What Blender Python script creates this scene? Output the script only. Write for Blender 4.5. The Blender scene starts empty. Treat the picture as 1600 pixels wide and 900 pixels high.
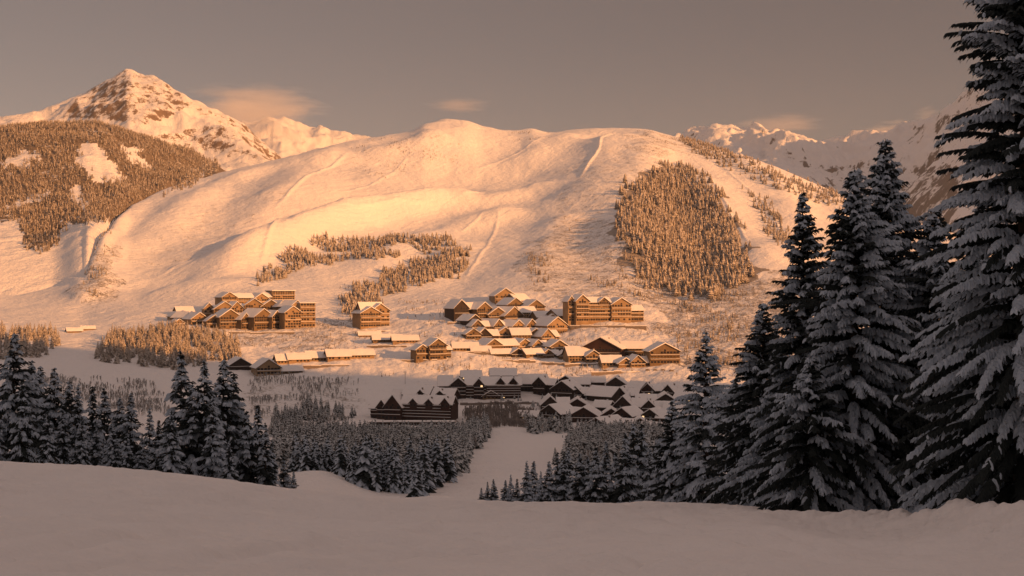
import bpy, math, random
import numpy as np
from mathutils import Vector, Matrix

random.seed(7)
RNG = np.random.default_rng(7)
F = 1931.0                      # focal length in photo pixels (1600 wide)
SC = bpy.context.scene
COL = SC.collection
R = math.radians

# ------------------------------------------------------------------ numeric helpers
def pchip(x, y, xq):
    x = np.asarray(x, float); y = np.asarray(y, float); xq = np.asarray(xq, float)
    h = np.diff(x); dl = np.diff(y) / h
    m = np.zeros_like(y)
    s = np.sign(dl[:-1]) * np.sign(dl[1:]) > 0
    w1 = 2 * h[1:] + h[:-1]; w2 = h[1:] + 2 * h[:-1]
    with np.errstate(divide='ignore', invalid='ignore'):
        hm = (w1 + w2) / (w1 / dl[:-1] + w2 / dl[1:])
    m[1:-1] = np.where(s, hm, 0.0)
    m[0] = dl[0]; m[-1] = dl[-1]
    i = np.clip(np.searchsorted(x, xq) - 1, 0, len(x) - 2)
    t = np.clip((xq - x[i]) / h[i], 0, 1)
    a = (1 + 2 * t) * (1 - t) ** 2; b = t * (1 - t) ** 2; c = t * t * (3 - 2 * t); d = t * t * (t - 1)
    return a * y[i] + b * h[i] * m[i] + c * y[i + 1] + d * h[i] * m[i + 1]

_perm = np.random.default_rng(11).permutation(1024)
_grad = np.random.default_rng(12).uniform(0, 2 * np.pi, 1024)
_gx, _gy = np.cos(_grad), np.sin(_grad)
def gnoise(x, y):
    xi = np.floor(x).astype(np.int64); yi = np.floor(y).astype(np.int64)
    fx = x - xi; fy = y - yi
    u = fx ** 3 * (fx * (fx * 6 - 15) + 10); v = fy ** 3 * (fy * (fy * 6 - 15) + 10)
    def g(ix, iy, dx, dy):
        h = _perm[(_perm[ix & 1023] + iy) & 1023]
        return _gx[h] * dx + _gy[h] * dy
    a = g(xi, yi, fx, fy); b = g(xi + 1, yi, fx - 1, fy)
    c = g(xi, yi + 1, fx, fy - 1); d = g(xi + 1, yi + 1, fx - 1, fy - 1)
    return ((a + (b - a) * u) * (1 - v) + (c + (d - c) * u) * v) * 1.5
def fbm(x, y, scale, octv=4, gain=.5, ox=0.):
    s = 0.; a = 1.; x = x / scale + ox; y = y / scale + ox * 1.7
    for _ in range(octv):
        s = s + a * gnoise(x, y); x = x * 2.03 + 13.1; y = y * 2.03 - 7.7; a *= gain
    return s
def ridged(x, y, scale, octv=5, gain=.52, ox=0.):
    s = 0.; a = 1.; x = x / scale + ox; y = y / scale + ox * 1.3
    for _ in range(octv):
        s = s + a * (1 - np.abs(gnoise(x, y)) * 2); x = x * 2.1 + 5.3; y = y * 2.1 + 9.1; a *= gain
    return s
def sstep(a, b, x):
    t = np.clip((x - a) / (b - a), 0, 1); return t * t * (3 - 2 * t)
def in_poly(px, py, poly):
    res = np.zeros(px.shape, bool); n = len(poly)
    for i in range(n):
        x1, y1 = poly[i]; x2, y2 = poly[(i + 1) % n]
        if y1 == y2: continue
        c = ((y1 > py) != (y2 > py)) & (px < (x2 - x1) * (py - y1) / (y2 - y1) + x1)
        res ^= c
    return res

# ------------------------------------------------------------------ mesh helpers
def make_mesh(name, verts, quads=None, tris=None, mats=(), mq=None, mt=None, smooth=False, attr=None):
    me = bpy.data.meshes.new(name)
    verts = np.asarray(verts, np.float32).reshape(-1, 3)
    nq = 0 if quads is None else len(quads); nt = 0 if tris is None else len(tris)
    me.vertices.add(len(verts)); me.vertices.foreach_set('co', verts.ravel())
    loops = []
    if nq: loops.append(np.asarray(quads, np.int32).ravel())
    if nt: loops.append(np.asarray(tris, np.int32).ravel())
    loops = np.concatenate(loops)
    me.loops.add(len(loops)); me.loops.foreach_set('vertex_index', loops)
    tot = np.concatenate([np.full(nq, 4, np.int32), np.full(nt, 3, np.int32)])
    st = np.concatenate([[0], np.cumsum(tot)[:-1]]).astype(np.int32)
    me.polygons.add(nq + nt); me.polygons.foreach_set('loop_start', st)
    for m in mats: me.materials.append(m)
    mi = np.zeros(nq + nt, np.int32)
    if nq and mq is not None: mi[:nq] = mq
    if nt and mt is not None: mi[nq:] = mt
    me.polygons.foreach_set('material_index', mi)
    me.polygons.foreach_set('use_smooth', np.full(nq + nt, smooth, bool))
    if attr:
        for k, v in attr.items():
            a = me.attributes.new(k, 'FLOAT', 'POINT'); a.data.foreach_set('value', np.asarray(v, np.float32))
    me.update(calc_edges=True); me.validate()
    return me
def link(name, me, parent=None, loc=None):
    o = bpy.data.objects.new(name, me); COL.objects.link(o)
    if parent is not None: o.parent = parent
    if loc is not None: o.location = loc
    return o
def tag(o, label=None, cat=None, group=None, kind=None):
    if label: o['label'] = label
    if cat: o['category'] = cat
    if group: o['group'] = group
    if kind: o['kind'] = kind
    return o
def grid_mesh(name, X, Y, Z, mat, attr=None, flip=False, smooth=True):
    r, c = X.shape
    idx = np.arange(r * c).reshape(r, c)
    q = np.stack([idx[:-1, :-1], idx[:-1, 1:], idx[1:, 1:], idx[1:, :-1]], -1).reshape(-1, 4)
    if flip: q = q[:, ::-1]
    return make_mesh(name, np.stack([X, Y, Z], -1), quads=q, mats=[mat], smooth=smooth,
                     attr={k: v.ravel() for k, v in attr.items()} if attr else None)

# ------------------------------------------------------------------ materials
class NT:
    def __init__(s, name):
        s.m = bpy.data.materials.new(name); s.m.use_nodes = True; s.t = s.m.node_tree
        s.b = s.t.nodes['Principled BSDF']
        s.b.inputs['Roughness'].default_value = .75
        s.b.inputs['Specular IOR Level'].default_value = .25
    def n(s, typ, **kw):
        x = s.t.nodes.new(typ)
        for k, v in kw.items(): setattr(x, k, v)
        return x
    def l(s, a, b): s.t.links.new(a, b)
    def noise(s, scale, detail=4, rough=.55, vec=None):
        x = s.n('ShaderNodeTexNoise'); x.inputs['Scale'].default_value = scale
        x.inputs['Detail'].default_value = detail; x.inputs['Roughness'].default_value = rough
        if vec is None:
            g = s.n('ShaderNodeNewGeometry'); vec = g.outputs['Position']
        s.l(vec, x.inputs['Vector']); return x.outputs['Fac']
    def ramp(s, fac, stops):
        x = s.n('ShaderNodeValToRGB'); e = x.color_ramp.elements
        while len(e) < len(stops): e.new(.5)
        for i, (p, c) in enumerate(stops):
            e[i].position = p; e[i].color = (*c, 1) if len(c) == 3 else c
        s.l(fac, x.inputs['Fac']); return x.outputs['Color']
    def mix(s, fac, a, b):
        x = s.n('ShaderNodeMix', data_type='RGBA')
        for sock, v in ((x.inputs[0], fac), (x.inputs[6], a), (x.inputs[7], b)):
            if isinstance(v, (int, float)): sock.default_value = v
            elif isinstance(v, tuple): sock.default_value = (*v, 1)
            else: s.l(v, sock)
        return x.outputs[2]
    def math(s, op, a, b=0.):
        x = s.n('ShaderNodeMath', operation=op)
        for sock, v in ((x.inputs[0], a), (x.inputs[1], b)):
            if isinstance(v, (int, float)): sock.default_value = v
            else: s.l(v, sock)
        return x.outputs[0]
    def bump(s, h, strength, dist):
        x = s.n('ShaderNodeBump'); x.inputs['Strength'].default_value = strength
        x.inputs['Distance'].default_value = dist
        s.l(h, x.inputs['Height']); s.l(x.outputs['Normal'], s.b.inputs['Normal'])
    def color(s, c):
        if isinstance(c, tuple): s.b.inputs['Base Color'].default_value = (*c, 1)
        else: s.l(c, s.b.inputs['Base Color'])

SNOW = (.84, .83, .83)
def mat_snow_near():
    k = NT('snow_groomed')
    g = k.n('ShaderNodeNewGeometry'); mp = k.n('ShaderNodeMapping'); k.l(g.outputs['Position'], mp.inputs['Vector'])
    mp.inputs['Rotation'].default_value = (0, 0, R(6)); mp.inputs['Scale'].default_value = (.12, 1.1, 1)
    a = k.noise(1.0, 6, .6, mp.outputs['Vector']); b = k.noise(5.0, 4, .65); d = k.noise(.25, 3)
    h = k.math('ADD', k.math('MULTIPLY', a, .7), k.math('MULTIPLY', b, .22))
    k.bump(h, .9, .30)
    k.color(k.mix(d, (.76, .75, .75), (.87, .86, .86)))
    return k.m
def mat_snow_land():
    k = NT('snow_land')
    at = k.n('ShaderNodeAttribute', attribute_name='scrub')
    a = k.noise(.35, 5, .65); b = k.noise(.06, 4, .6)
    thr = k.math('SUBTRACT', k.math('ADD', k.math('MULTIPLY', a, .7), k.math('MULTIPLY', b, .45)), .70)
    f = k.math('MULTIPLY', k.math('ADD', thr, at.outputs['Fac']), 7.0)
    cl = k.n('ShaderNodeClamp'); k.l(f, cl.inputs['Value']); cl.inputs['Max'].default_value = .85
    k.color(k.mix(cl.outputs[0], SNOW, (.2, .165, .13)))
    gq = k.n('ShaderNodeNewGeometry'); mq = k.n('ShaderNodeMapping', vector_type='TEXTURE'); k.l(gq.outputs['Position'], mq.inputs['Vector'])
    mq.inputs['Rotation'].default_value = (0, 0, R(62)); mq.inputs['Scale'].default_value = (130, 11, 30)
    stre = k.noise(1.0, 5, .6, mq.outputs['Vector'])
    k.bump(k.math('ADD', k.math('ADD', k.math('MULTIPLY', stre, .75), k.noise(.12, 6, .6)), k.math('MULTIPLY', k.noise(.7, 3, .6), .25)), .9, 2.6)
    return k.m
def mat_rock_snow(name, bias, sc, rockc=(.13, .105, .085)):
    k = NT(name)
    g = k.n('ShaderNodeNewGeometry'); sx = k.n('ShaderNodeSeparateXYZ'); k.l(g.outputs['Normal'], sx.inputs[0])
    at = k.n('ShaderNodeAttribute', attribute_name='rock')
    n1 = k.noise(sc, 6, .62); n2 = k.noise(sc * 6, 4, .6)
    v = k.math('ADD', k.math('MULTIPLY', n1, .9), k.math('MULTIPLY', n2, .5))
    v = k.math('ADD', v, k.math('MULTIPLY', sx.outputs['Z'], -.75))
    v = k.math('ADD', v, at.outputs['Fac'])
    c = k.n('ShaderNodeMapRange'); k.l(v, c.inputs['Value'])
    c.inputs['From Min'].default_value = bias; c.inputs['From Max'].default_value = bias + .09
    k.color(k.mix(c.outputs[0], SNOW, rockc))
    k.bump(k.noise(sc * 4, 6, .65), .6, 14.)
    return k.m
def mat_needle(name, c1, c2):
    k = NT(name); k.color(k.mix(k.noise(3.0, 2), c1, c2)); k.b.inputs['Roughness'].default_value = .85
    return k.m
def mat_flat(name, c, rough=.8, var=.25, scale=1.5):
    k = NT(name); d = tuple(x * (1 - var) for x in c); e = tuple(min(1, x * (1 + var)) for x in c)
    k.color(k.mix(k.noise(scale, 4), d, e)); k.b.inputs['Roughness'].default_value = rough
    return k.m
def mat_wood(name, c):
    k = NT(name)
    tc = k.n('ShaderNodeTexCoord'); mp = k.n('ShaderNodeMapping'); k.l(tc.outputs['Object'], mp.inputs['Vector'])
    mp.inputs['Scale'].default_value = (.5, .5, 4)
    a = k.noise(1.2, 4, .6, mp.outputs['Vector']); b = k.noise(.15, 2)
    f = k.math('ADD', k.math('MULTIPLY', a, .6), k.math('MULTIPLY', b, .4))
    k.color(k.ramp(f, [(.3, tuple(x * .55 for x in c)), (.7, tuple(min(1, x * 1.4) for x in c))]))
    return k.m
M = dict(
    near=mat_snow_near(), land=mat_snow_land(),
    peak=mat_rock_snow('snowy_rock', .38, .032, (.21, .15, .105)), hill=mat_rock_snow('wooded_hill_ground', .62, .01, (.2, .16, .12)),
    range=mat_rock_snow('far_snowy_rock', .335, .008, (.16, .14, .125)),
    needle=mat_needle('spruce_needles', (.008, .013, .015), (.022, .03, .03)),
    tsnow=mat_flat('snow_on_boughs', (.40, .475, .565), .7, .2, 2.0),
    bark=mat_flat('spruce_bark', (.055, .04, .03), .9),
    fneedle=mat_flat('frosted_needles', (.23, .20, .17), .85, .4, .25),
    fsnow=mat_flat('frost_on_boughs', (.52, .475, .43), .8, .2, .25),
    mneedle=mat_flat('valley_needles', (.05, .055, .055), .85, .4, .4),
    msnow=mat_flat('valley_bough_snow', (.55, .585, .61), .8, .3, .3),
    birch=mat_flat('frosted_twigs', (.24, .215, .20), .85, .35, .2),
    roof=mat_flat('roof_snow', (.82, .81, .81), .7, .05, .4),
    eave=mat_flat('eave_board', (.06, .04, .03), .8),
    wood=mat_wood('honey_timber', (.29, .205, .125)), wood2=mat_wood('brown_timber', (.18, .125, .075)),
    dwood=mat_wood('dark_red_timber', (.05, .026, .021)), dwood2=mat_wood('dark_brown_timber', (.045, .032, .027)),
    pane=mat_flat('window_pane', (.025, .025, .03), .15, .2), frame=mat_flat('window_frame', (.12, .08, .05), .7),
    stone=mat_flat('chimney_stone', (.2, .17, .15), .9), metal=mat_flat('grey_metal', (.2, .2, .2), .5),
    red=mat_flat('red_cloth', (.5, .03, .02), .7), dark=mat_flat('dark_cloth', (.015, .015, .02), .8), skin=mat_flat('skin', (.5, .3, .2), .6),
    lit=mat_flat('lit_pane', (.6, .4, .2)),
    orange=mat_flat('orange_cloth', (.7, .14, .03), .7),
)

_lb = M['lit'].node_tree.nodes['Principled BSDF']; _lb.inputs['Emission Color'].default_value = (1, .62, .3, 1); _lb.inputs['Emission Strength'].default_value = 1.1
# ------------------------------------------------------------------ TERRAIN: lofted knots, each column a profile (distance, photo row)
KN = {
 'k0': [(-900, 3, 1700), (800, 3, 1737), (2500, 3, 1700)],
 'k1': [(-900, 150, 650), (-300, 135, 700), (0, 125, 727), (200, 118, 739), (420, 105, 764), (600, 95, 780), (800, 88, 789), (1000, 80, 791), (1180, 66, 797), (1250, 58, 810), (1350, 52, 826), (1440, 50, 834), (1600, 46, 848), (2500, 40, 850)],
 'k2': [(-900, 220, 730), (0, 190, 775), (420, 165, 812), (800, 140, 830), (1000, 130, 832), (1250, 100, 850), (1600, 85, 862), (2500, 80, 850)],
 'k3': [(-900, 330, 730), (0, 330, 752), (400, 310, 768), (500, 310, 748), (600, 290, 778), (720, 280, 787), (800, 280, 795), (1000, 270, 800), (1250, 250, 800), (2500, 230, 740)],
 'k4': [(-900, 600, 660), (0, 600, 675), (200, 600, 678), (420, 600, 703), (560, 600, 715), (700, 600, 718), (800, 600, 716), (900, 600, 713), (1000, 600, 705), (1200, 600, 690), (2500, 600, 640)],
 'k5': [(-900, 930, 600), (0, 930, 612), (200, 930, 615), (420, 930, 648), (560, 950, 658), (700, 950, 661), (830, 950, 664), (1060, 950, 664), (1200, 950, 655), (2500, 950, 600)],
 'k6': [(-900, 1100, 560), (0, 1100, 562), (200, 1100, 574), (420, 1100, 592), (560, 1100, 592), (700, 1100, 600), (850, 1100, 604), (1000, 1100, 600), (1070, 1090, 598), (1200, 1100, 590), (2500, 1100, 540)],
 'k7': [(-900, 1400, 515), (0, 1400, 515), (120, 1400, 517), (250, 1400, 507), (400, 1400, 511), (580, 1400, 511), (720, 1400, 501), (850, 1400, 514), (950, 1400, 503), (1060, 1400, 510), (1200, 1400, 505), (2500, 1400, 470)],
 'k8': [(-900, 1700, 480), (0, 1700, 480), (150, 1700, 472), (250, 1700, 468), (420, 1650, 460), (560, 1650, 467), (700, 1650, 462), (800, 1650, 450), (950, 1650, 445), (1060, 1650, 458), (1200, 1650, 450), (2500, 1700, 430)],
 'k9': [(-900, 2000, 445), (0, 2000, 445), (80, 1850, 452), (130, 1730, 456), (160, 1770, 448), (185, 1850, 438), (205, 1920, 430), (260, 2050, 412), (340, 2100, 402), (420, 2100, 396), (560, 2150, 385), (700, 2200, 385), (800, 2200, 375), (950, 2200, 365), (1060, 2200, 370), (1200, 2200, 372), (1450, 2200, 400), (2500, 2150, 420)],
 'k10': [(-900, 2200, 430), (0, 2200, 430), (80, 1950, 442), (130, 1790, 446), (160, 1900, 418), (185, 2080, 392), (205, 2220, 374), (260, 2420, 340), (340, 2600, 310), (420, 2700, 290), (540, 2750, 285), (640, 2800, 280), (705, 2800, 282), (800, 2850, 280), (950, 2800, 275), (1060, 2750, 280), (1200, 2650, 315), (1450, 2450, 375), (2500, 2300, 415)],
 'k11': [(-900, 2400, 420), (0, 2400, 418), (80, 2050, 434), (130, 1850, 436), (145, 1980, 405), (160, 2100, 378), (185, 2350, 344), (205, 2520, 322), (260, 2780, 296), (340, 3000, 271), (420, 3000, 252), (480, 3100, 237), (540, 3200, 222), (600, 3300, 212), (640, 3350, 205), (662, 3380, 195), (700, 3450, 186), (720, 3460, 187), (760, 3480, 198), (800, 3500, 204), (830, 3500, 201), (860, 3500, 207), (900, 3500, 202), (950, 3500, 200), (1000, 3450, 201), (1050, 3400, 212), (1100, 3300, 226), (1200, 3100, 256), (1300, 2900, 298), (1450, 2700, 352), (1600, 2600, 388), (2500, 2450, 408)],
}
KEYS = ['k0', 'k1', 'k2', 'k3', 'k4', 'k5', 'k6', 'k7', 'k8', 'k9', 'k10', 'k11']
PXC = np.concatenate([np.linspace(-900, -60, 60)[:-1], np.linspace(-60, 1660, 1080), np.linspace(1660, 2500, 60)[1:]])
DR = np.concatenate([np.geomspace(3, 14, 30)[:-1], np.geomspace(14, 130, 330)[:-1], np.geomspace(130, 900, 110)[:-1], np.linspace(900, 1600, 150)[:-1],
                     np.linspace(1600, 3650, 480)[:-1], np.geomspace(3650, 14000, 26)])
kd = np.zeros((len(KEYS) + 2, len(PXC))); kz = np.zeros_like(kd)
for i, k in enumerate(KEYS):
    a = np.array(KN[k], float)
    kd[i] = pchip(a[:, 0], a[:, 1], PXC)
    kz[i] = (450 - pchip(a[:, 0], a[:, 2], PXC)) / F * kd[i]
kd[-2] = kd[-3] + 700; kz[-2] = kz[-3] - 190 * sstep(280, 420, PXC) - 30 * sstep(100, 200, PXC)
kd[-1] = 15000; kz[-1] = -260
ZT = np.zeros((len(DR), len(PXC)))
for c in range(len(PXC)):
    ZT[:, c] = pchip(kd[:, c], kz[:, c], DR)
UU = (PXC - 800) / F
XT = DR[:, None] * UU[None, :]; YT = np.repeat(DR[:, None], len(PXC), 1)
PXT = np.repeat(PXC[None, :], len(DR), 0)

def seg_dist(X, Y, pts):
    """distance to a polyline and position along it (0..1)"""
    best = np.full(X.shape, 1e9); tt = np.zeros(X.shape); n = len(pts) - 1
    for i in range(n):
        ax, ay = pts[i]; bx, by = pts[i + 1]; dx, dy = bx - ax, by - ay
        t = np.clip(((X - ax) * dx + (Y - ay) * dy) / (dx * dx + dy * dy), 0, 1)
        d = np.hypot(X - ax - t * dx, Y - ay - t * dy)
        m = d < best; best = np.where(m, d, best); tt = np.where(m, (i + t) / n, tt)
    return best, tt
def col_lookup(px): return np.clip(np.interp(px, PXC, np.arange(len(PXC))), 0, len(PXC) - 1.001)
def hit0(px, py):
    """first ground point seen at photo pixel"""
    c = int(round(col_lookup(px))); rows = 450 - F * ZT[:, c] / DR
    i = np.argmax(rows <= py)
    if i == 0: i = len(DR) - 30
    if i > 0 and rows[i] <= py:
        r0, r1 = rows[i - 1], rows[i]; t = (r0 - py) / max(1e-6, r0 - r1)
        d = DR[i - 1] + (DR[i] - DR[i - 1]) * t
    else: d = DR[i]
    return d * (px - 800) / F, d
def P2(pts): return [hit0(px, py) for px, py in pts]
# broad spurs and gullies of the ski mountain (photo polylines -> ground polylines), height, half width
SPURS = [
 ([(985, 212), (950, 238), (930, 270), (925, 310), (900, 350)], 26, 90),
 ([(905, 204), (850, 235), (800, 270)], 10, 70),
 ([(1045, 225), (1010, 262), (1000, 300), (985, 340), (990, 400), (1010, 430)], 20, 70),
 ([(700, 190), (670, 230), (600, 265), (520, 300), (440, 340)], 13, 110),
 ([(540, 225), (480, 270), (430, 330), (330, 400), (260, 440)], 16, 70),
 ([(420, 255), (330, 300), (250, 350), (190, 400), (150, 440)], 10, 60),
 ([(760, 300), (640, 330), (540, 350), (470, 380), (400, 410), (300, 455)], 24, 45),
 ([(820, 330), (740, 350), (640, 385), (560, 430)], 9, 45),
 ([(1090, 270), (1130, 320), (1160, 380), (1190, 430)], 9, 45),
 ([(1150, 245), (1220, 300), (1260, 350)], 10, 60),
 ([(880, 340), (850, 390), (830, 440)], 7, 45),
 ([(720, 380), (700, 420), (640, 455)], 8, 45),
 ([(600, 330), (500, 365), (420, 400), (330, 425), (230, 445)], 9, 50), ([(330, 300), (300, 350), (250, 400)], 10, 60), ([(860, 290), (780, 315), (700, 325)], 12, 50), ([(1240, 380), (1190, 430), (1160, 500), (1150, 540)], 10, 60), ([(420, 440), (330, 455), (220, 462)], 9, 40), ([(700, 215), (640, 235), (560, 250)], 10, 50),
]
RX = []
for pts, h, w in SPURS:
    d, t = seg_dist(XT, YT, P2(pts))
    fade = np.clip(np.minimum(t / .15, (1 - t) / .2), 0, 1); fade = fade * fade * (3 - 2 * fade)
    RX.append(1.5 * h * np.exp(-(d / w) ** 2) * (.25 + .75 * fade))
# piste cuts: bench roads with a bright bank
ROADS = [
 ([(545, 247), (500, 285), (460, 320), (428, 347)], 5, 9), ([(965, 224), (938, 234), (936, 252), (918, 276), (905, 298)], 8, 8),
 ([(720, 296), (660, 318), (600, 330), (540, 338), (480, 348)], 5, 9), ([(680, 333), (620, 340), (560, 352), (520, 358)], 4, 8),
 ([(760, 308), (715, 325)], 4, 8), ([(1090, 262), (1125, 310), (1150, 355), (1172, 400)], 4, 8), ([(1130, 262), (1190, 320), (1230, 370)], 3, 8), ([(470, 368), (430, 395), (405, 425)], 5, 9), ([(860, 215), (800, 250), (740, 262)], 3, 9), ([(250, 440), (330, 415), (420, 392)], 4, 10), ([(640, 250), (590, 290), (520, 320)], 3, 9), ([(780, 340), (760, 390), (720, 440)], 3, 8), ([(950, 208), (935, 218)], 5, 9), ([(720, 372), (760, 340)], 3, 8),
 ([(560, 575), (640, 572), (760, 582), (840, 580)], 2.0, 7),
]
DENT = []
for pts, h, w in ROADS:
    d, t = seg_dist(XT, YT, P2(pts)); DENT.append(np.clip(np.minimum(t / .12, (1 - t) / .2), 0, 1) * (.52 * h * np.exp(-(d / (.42 * w)) ** 2)))
for a in RX: ZT += a * sstep(1500, 1900, YT)
for a in DENT: ZT += a
far = sstep(1350, 2100, YT) * (1 - .6 * sstep(3350, 3600, YT))
ZT += far * (9 * fbm(XT, YT, 330, 3) + 2.6 * fbm(XT * .8 + .35 * YT, YT * .35 - .3 * XT, 75, 4, .5) + .55 * fbm(XT, YT, 26, 3, .6))
mid = sstep(600, 1000, YT) * (1 - far)
ZT += mid * (1.8 * fbm(XT, YT, 120, 3) + (1.0 + .8 * in_poly(PXT, 450 - F * ZT / YT, [(330, 500), (1100, 430), (1180, 600), (560, 600), (330, 560)])) * fbm(XT, YT, 30, 4, .6))
val = sstep(170, 320, YT) * (1 - sstep(600, 1000, YT))
ZT += val * 2.0 * fbm(XT, YT, 60, 3)
ngh = 1 - sstep(90, 200, YT)
ZT += ngh * sstep(6, 40, YT) * (1 - .72 * sstep(45, 100, YT)) * (.34 * fbm(XT, YT, 16, 3) + (.22) * fbm(XT * .22 + .1 * YT, YT, 3.2, 5, .66) + .09 * fbm(XT * .6, YT, 1.1, 4, .65))
# snow bank thrown up along the right edge of the piste
bank_pts = [((px - 800) / F * d, d) for px, d in ((1215, 49), (1300, 46), (1400, 42.5), (1500, 39), (1600, 35.5), (1800, 30), (2300, 26))]
bd, bt = seg_dist(XT, YT, bank_pts)
BANK = (.15 + 1.15 * sstep(0, .5, bt)) * np.exp(-(bd / 2.6) ** 2) * (bt > 0) * sstep(0, .08, bt)
ZT += BANK * (1 + .28 * fbm(XT, YT, 3.2, 5, .6)) + .14 * np.exp(-(bd / 5) ** 2) * fbm(XT, YT, .9, 3)

# ski and groomer tracks pressed into the near slope
TRK = [([(-40, 880), (300, 838), (700, 826), (1180, 842)], .34), ([(-40, 872), (300, 831), (700, 820), (1180, 834)], .34), ([(-40, 770), (300, 778), (620, 800), (900, 818), (1300, 876)], .5), ([(-40, 815), (350, 812), (760, 842), (1150, 893)], .4),
       ([(250, 893), (520, 850), (900, 838), (1250, 852)], .3), ([(-40, 744), (300, 758), (640, 790), (1000, 806), (1400, 862)], .6), ([(500, 893), (760, 868), (1100, 858), (1640, 868)], .3), ([(900, 893), (1200, 866), (1640, 850)], .28), ([(-40, 838), (240, 826), (560, 836), (860, 870), (1000, 893)], .3), ([(100, 893), (420, 868), (800, 860), (1200, 880)], .26)]
nr = int(np.searchsorted(DR, 130))
for pts, w in TRK:
    d, t = seg_dist(XT[:nr], YT[:nr], P2(pts)); ZT[:nr] += -.11 * np.exp(-(d / w) ** 2) + .05 * np.exp(-((d - 1.9 * w) / (.8 * w)) ** 2)
# hold the skyline of the ski mountain to its height
rows = (DR > 2200) & (DR < 3700)
for _ in range(2):
    top = (ZT[rows] / DR[rows][:, None]).max(0); goal = kz[11] / kd[11]
    dl = (top - goal) * (PXC > 300); dl = np.convolve(np.pad(dl, 12, 'edge'), np.ones(25) / 25, 'valid')
    ZT -= dl[None, :] * DR[:, None] * sstep(1900, 2900, YT) * (1 - sstep(5000, 6000, YT))
DRI = np.arange(len(DR))
def ground(x, y):
    x = np.asarray(x, float); y = np.asarray(y, float)
    r = np.clip(np.interp(y, DR, DRI), 0, len(DR) - 1.001); c = col_lookup(x / y * F + 800)
    r0 = r.astype(int); c0 = c.astype(int); fr = r - r0; fc = c - c0
    return (ZT[r0, c0] * (1 - fc) + ZT[r0, c0 + 1] * fc) * (1 - fr) + (ZT[r0 + 1, c0] * (1 - fc) + ZT[r0 + 1, c0 + 1] * fc) * fr
def at(px, d):
    x = (px - 800) / F * d; return x, d, float(ground(x, d))
def hit(px, py):
    x, d = hit0(px, py); return x, d, float(ground(x, d))

# scrub cover: low bushes poking through the snow
PYT = 450 - F * ZT / YT
WX = 34 * fbm(XT, YT, 90, 4); WY = 16 * fbm(XT, YT, 90, 4, ox=9.)
scr = np.full(ZT.shape, -.08) + .09 * sstep(1500, 1800, YT) * (fbm(XT, YT, 200, 3) > .15)
for poly, v in [([(540, 240), (600, 215), (690, 215), (740, 235), (640, 270), (560, 290)], .07),
                ([(980, 205), (1060, 215), (1160, 245), (1060, 240), (980, 240)], .14), ([(1045, 262), (990, 292), (962, 352), (985, 410), (1070, 468), (1178, 430), (1128, 322)], .5),
                ([(900, 240), (1060, 250), (1000, 330), (860, 330)], .10),
                ([(200, 410), (330, 320), (470, 280), (420, 330), (280, 420)], .08),
                ([(880, 330), (960, 350), (1040, 470), (860, 470), (800, 420)], .15),
                ([(380, 590), (560, 590), (560, 640), (420, 660), (380, 640)], .1),
                ([(1000, 430), (1250, 430), (1200, 590), (1060, 560)], .18),
                ([(330, 500), (560, 500), (560, 545), (330, 545)], .14),
                ([(100, 390), (200, 380), (170, 470), (130, 480)], .15)]:
    scr = np.where(in_poly(PXT + WX, PYT + WY, poly), np.maximum(scr, v), scr)
scr = np.where(YT < 400, -.3, scr)

cut = int(np.searchsorted(DR, 175))
o = link('snow_slope', grid_mesh('snow_slope', XT[:cut + 1], YT[:cut + 1], ZT[:cut + 1], M['near'])); o['kind'] = 'structure'
tag(o, 'groomed snow slope in the shade at the bottom', 'slope')
o = link('terrain', grid_mesh('terrain', XT[cut:], YT[cut:], ZT[cut:], M['land'], {'scrub': scr[cut:]}))
tag(o, 'snowy valley rising to the rounded sunlit ski mountain', 'mountain', None, 'structure')

# ground under and behind the camera, sloping up to the mountain that shades the valley
SUN_AZ, SUN_EL = R(126), R(12.5)          # compass style: 0 = +Y, 90 = +X
S = Vector((math.sin(SUN_AZ) * math.cos(SUN_EL), math.cos(SUN_AZ) * math.cos(SUN_EL), math.sin(SUN_EL)))
def shade_line(xs, ys_line, xr):
    pass
ZOFF = math.tan(SUN_EL)
sx, sy = math.sin(SUN_AZ), math.cos(SUN_AZ)
# where the edge of the mountain's shadow lies, seen in the photo
EDGE = [(-300, 520), (0, 543), (100, 553), (200, 560), (300, 560), (380, 572), (470, 580), (560, 584), (640, 588), (700, 590), (800, 592), (900, 594), (1000, 597), (1070, 600), (1200, 600)]
XR = 1500.0
ey, ez = [], []
for px, py in EDGE:
    x, d, z = hit(px, py); Lh = (XR - x) / sx
    ey.append(d + sy * Lh); ez.append(z + 2.0 + ZOFF * Lh)
o_ = np.argsort(ey); ey = np.array(ey)[o_]; ez = np.array(ez)[o_]
print('ridge', list(zip(ey.round(), ez.round())))
def ridge_z(y):
    lo = ez[0] + (ey[0] - y) * .22; hi = ez[-1] - (y - ey[-1]) * .35
    return np.where(y < ey[0], np.minimum(lo, ez[0] + 260), np.where(y > ey[-1], hi, np.interp(y, ey, ez)))
gy = np.linspace(-3500, 1500, 180); gx = np.concatenate([np.linspace(560, 1500, 60), np.linspace(1500, 3200, 50)[1:]])
GX, GY = np.meshgrid(gx, gy)
GZ = ridge_z(GY) - np.abs(GX - XR) * .42
GZ = np.maximum(GZ, -150 - 0 * GX)
nz = fbm(GX, GY, 200, 4) * 18 * np.clip(np.abs(GX - XR) / 200, 0, 1)
o = link('mountain_slope', grid_mesh('mountain_slope', GX, GY, GZ + nz, M['peak'], {'rock': np.zeros(GX.shape)}))
tag(o, 'snowy mountain behind the viewer that shades the valley', 'mountain', None, 'structure')
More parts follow.
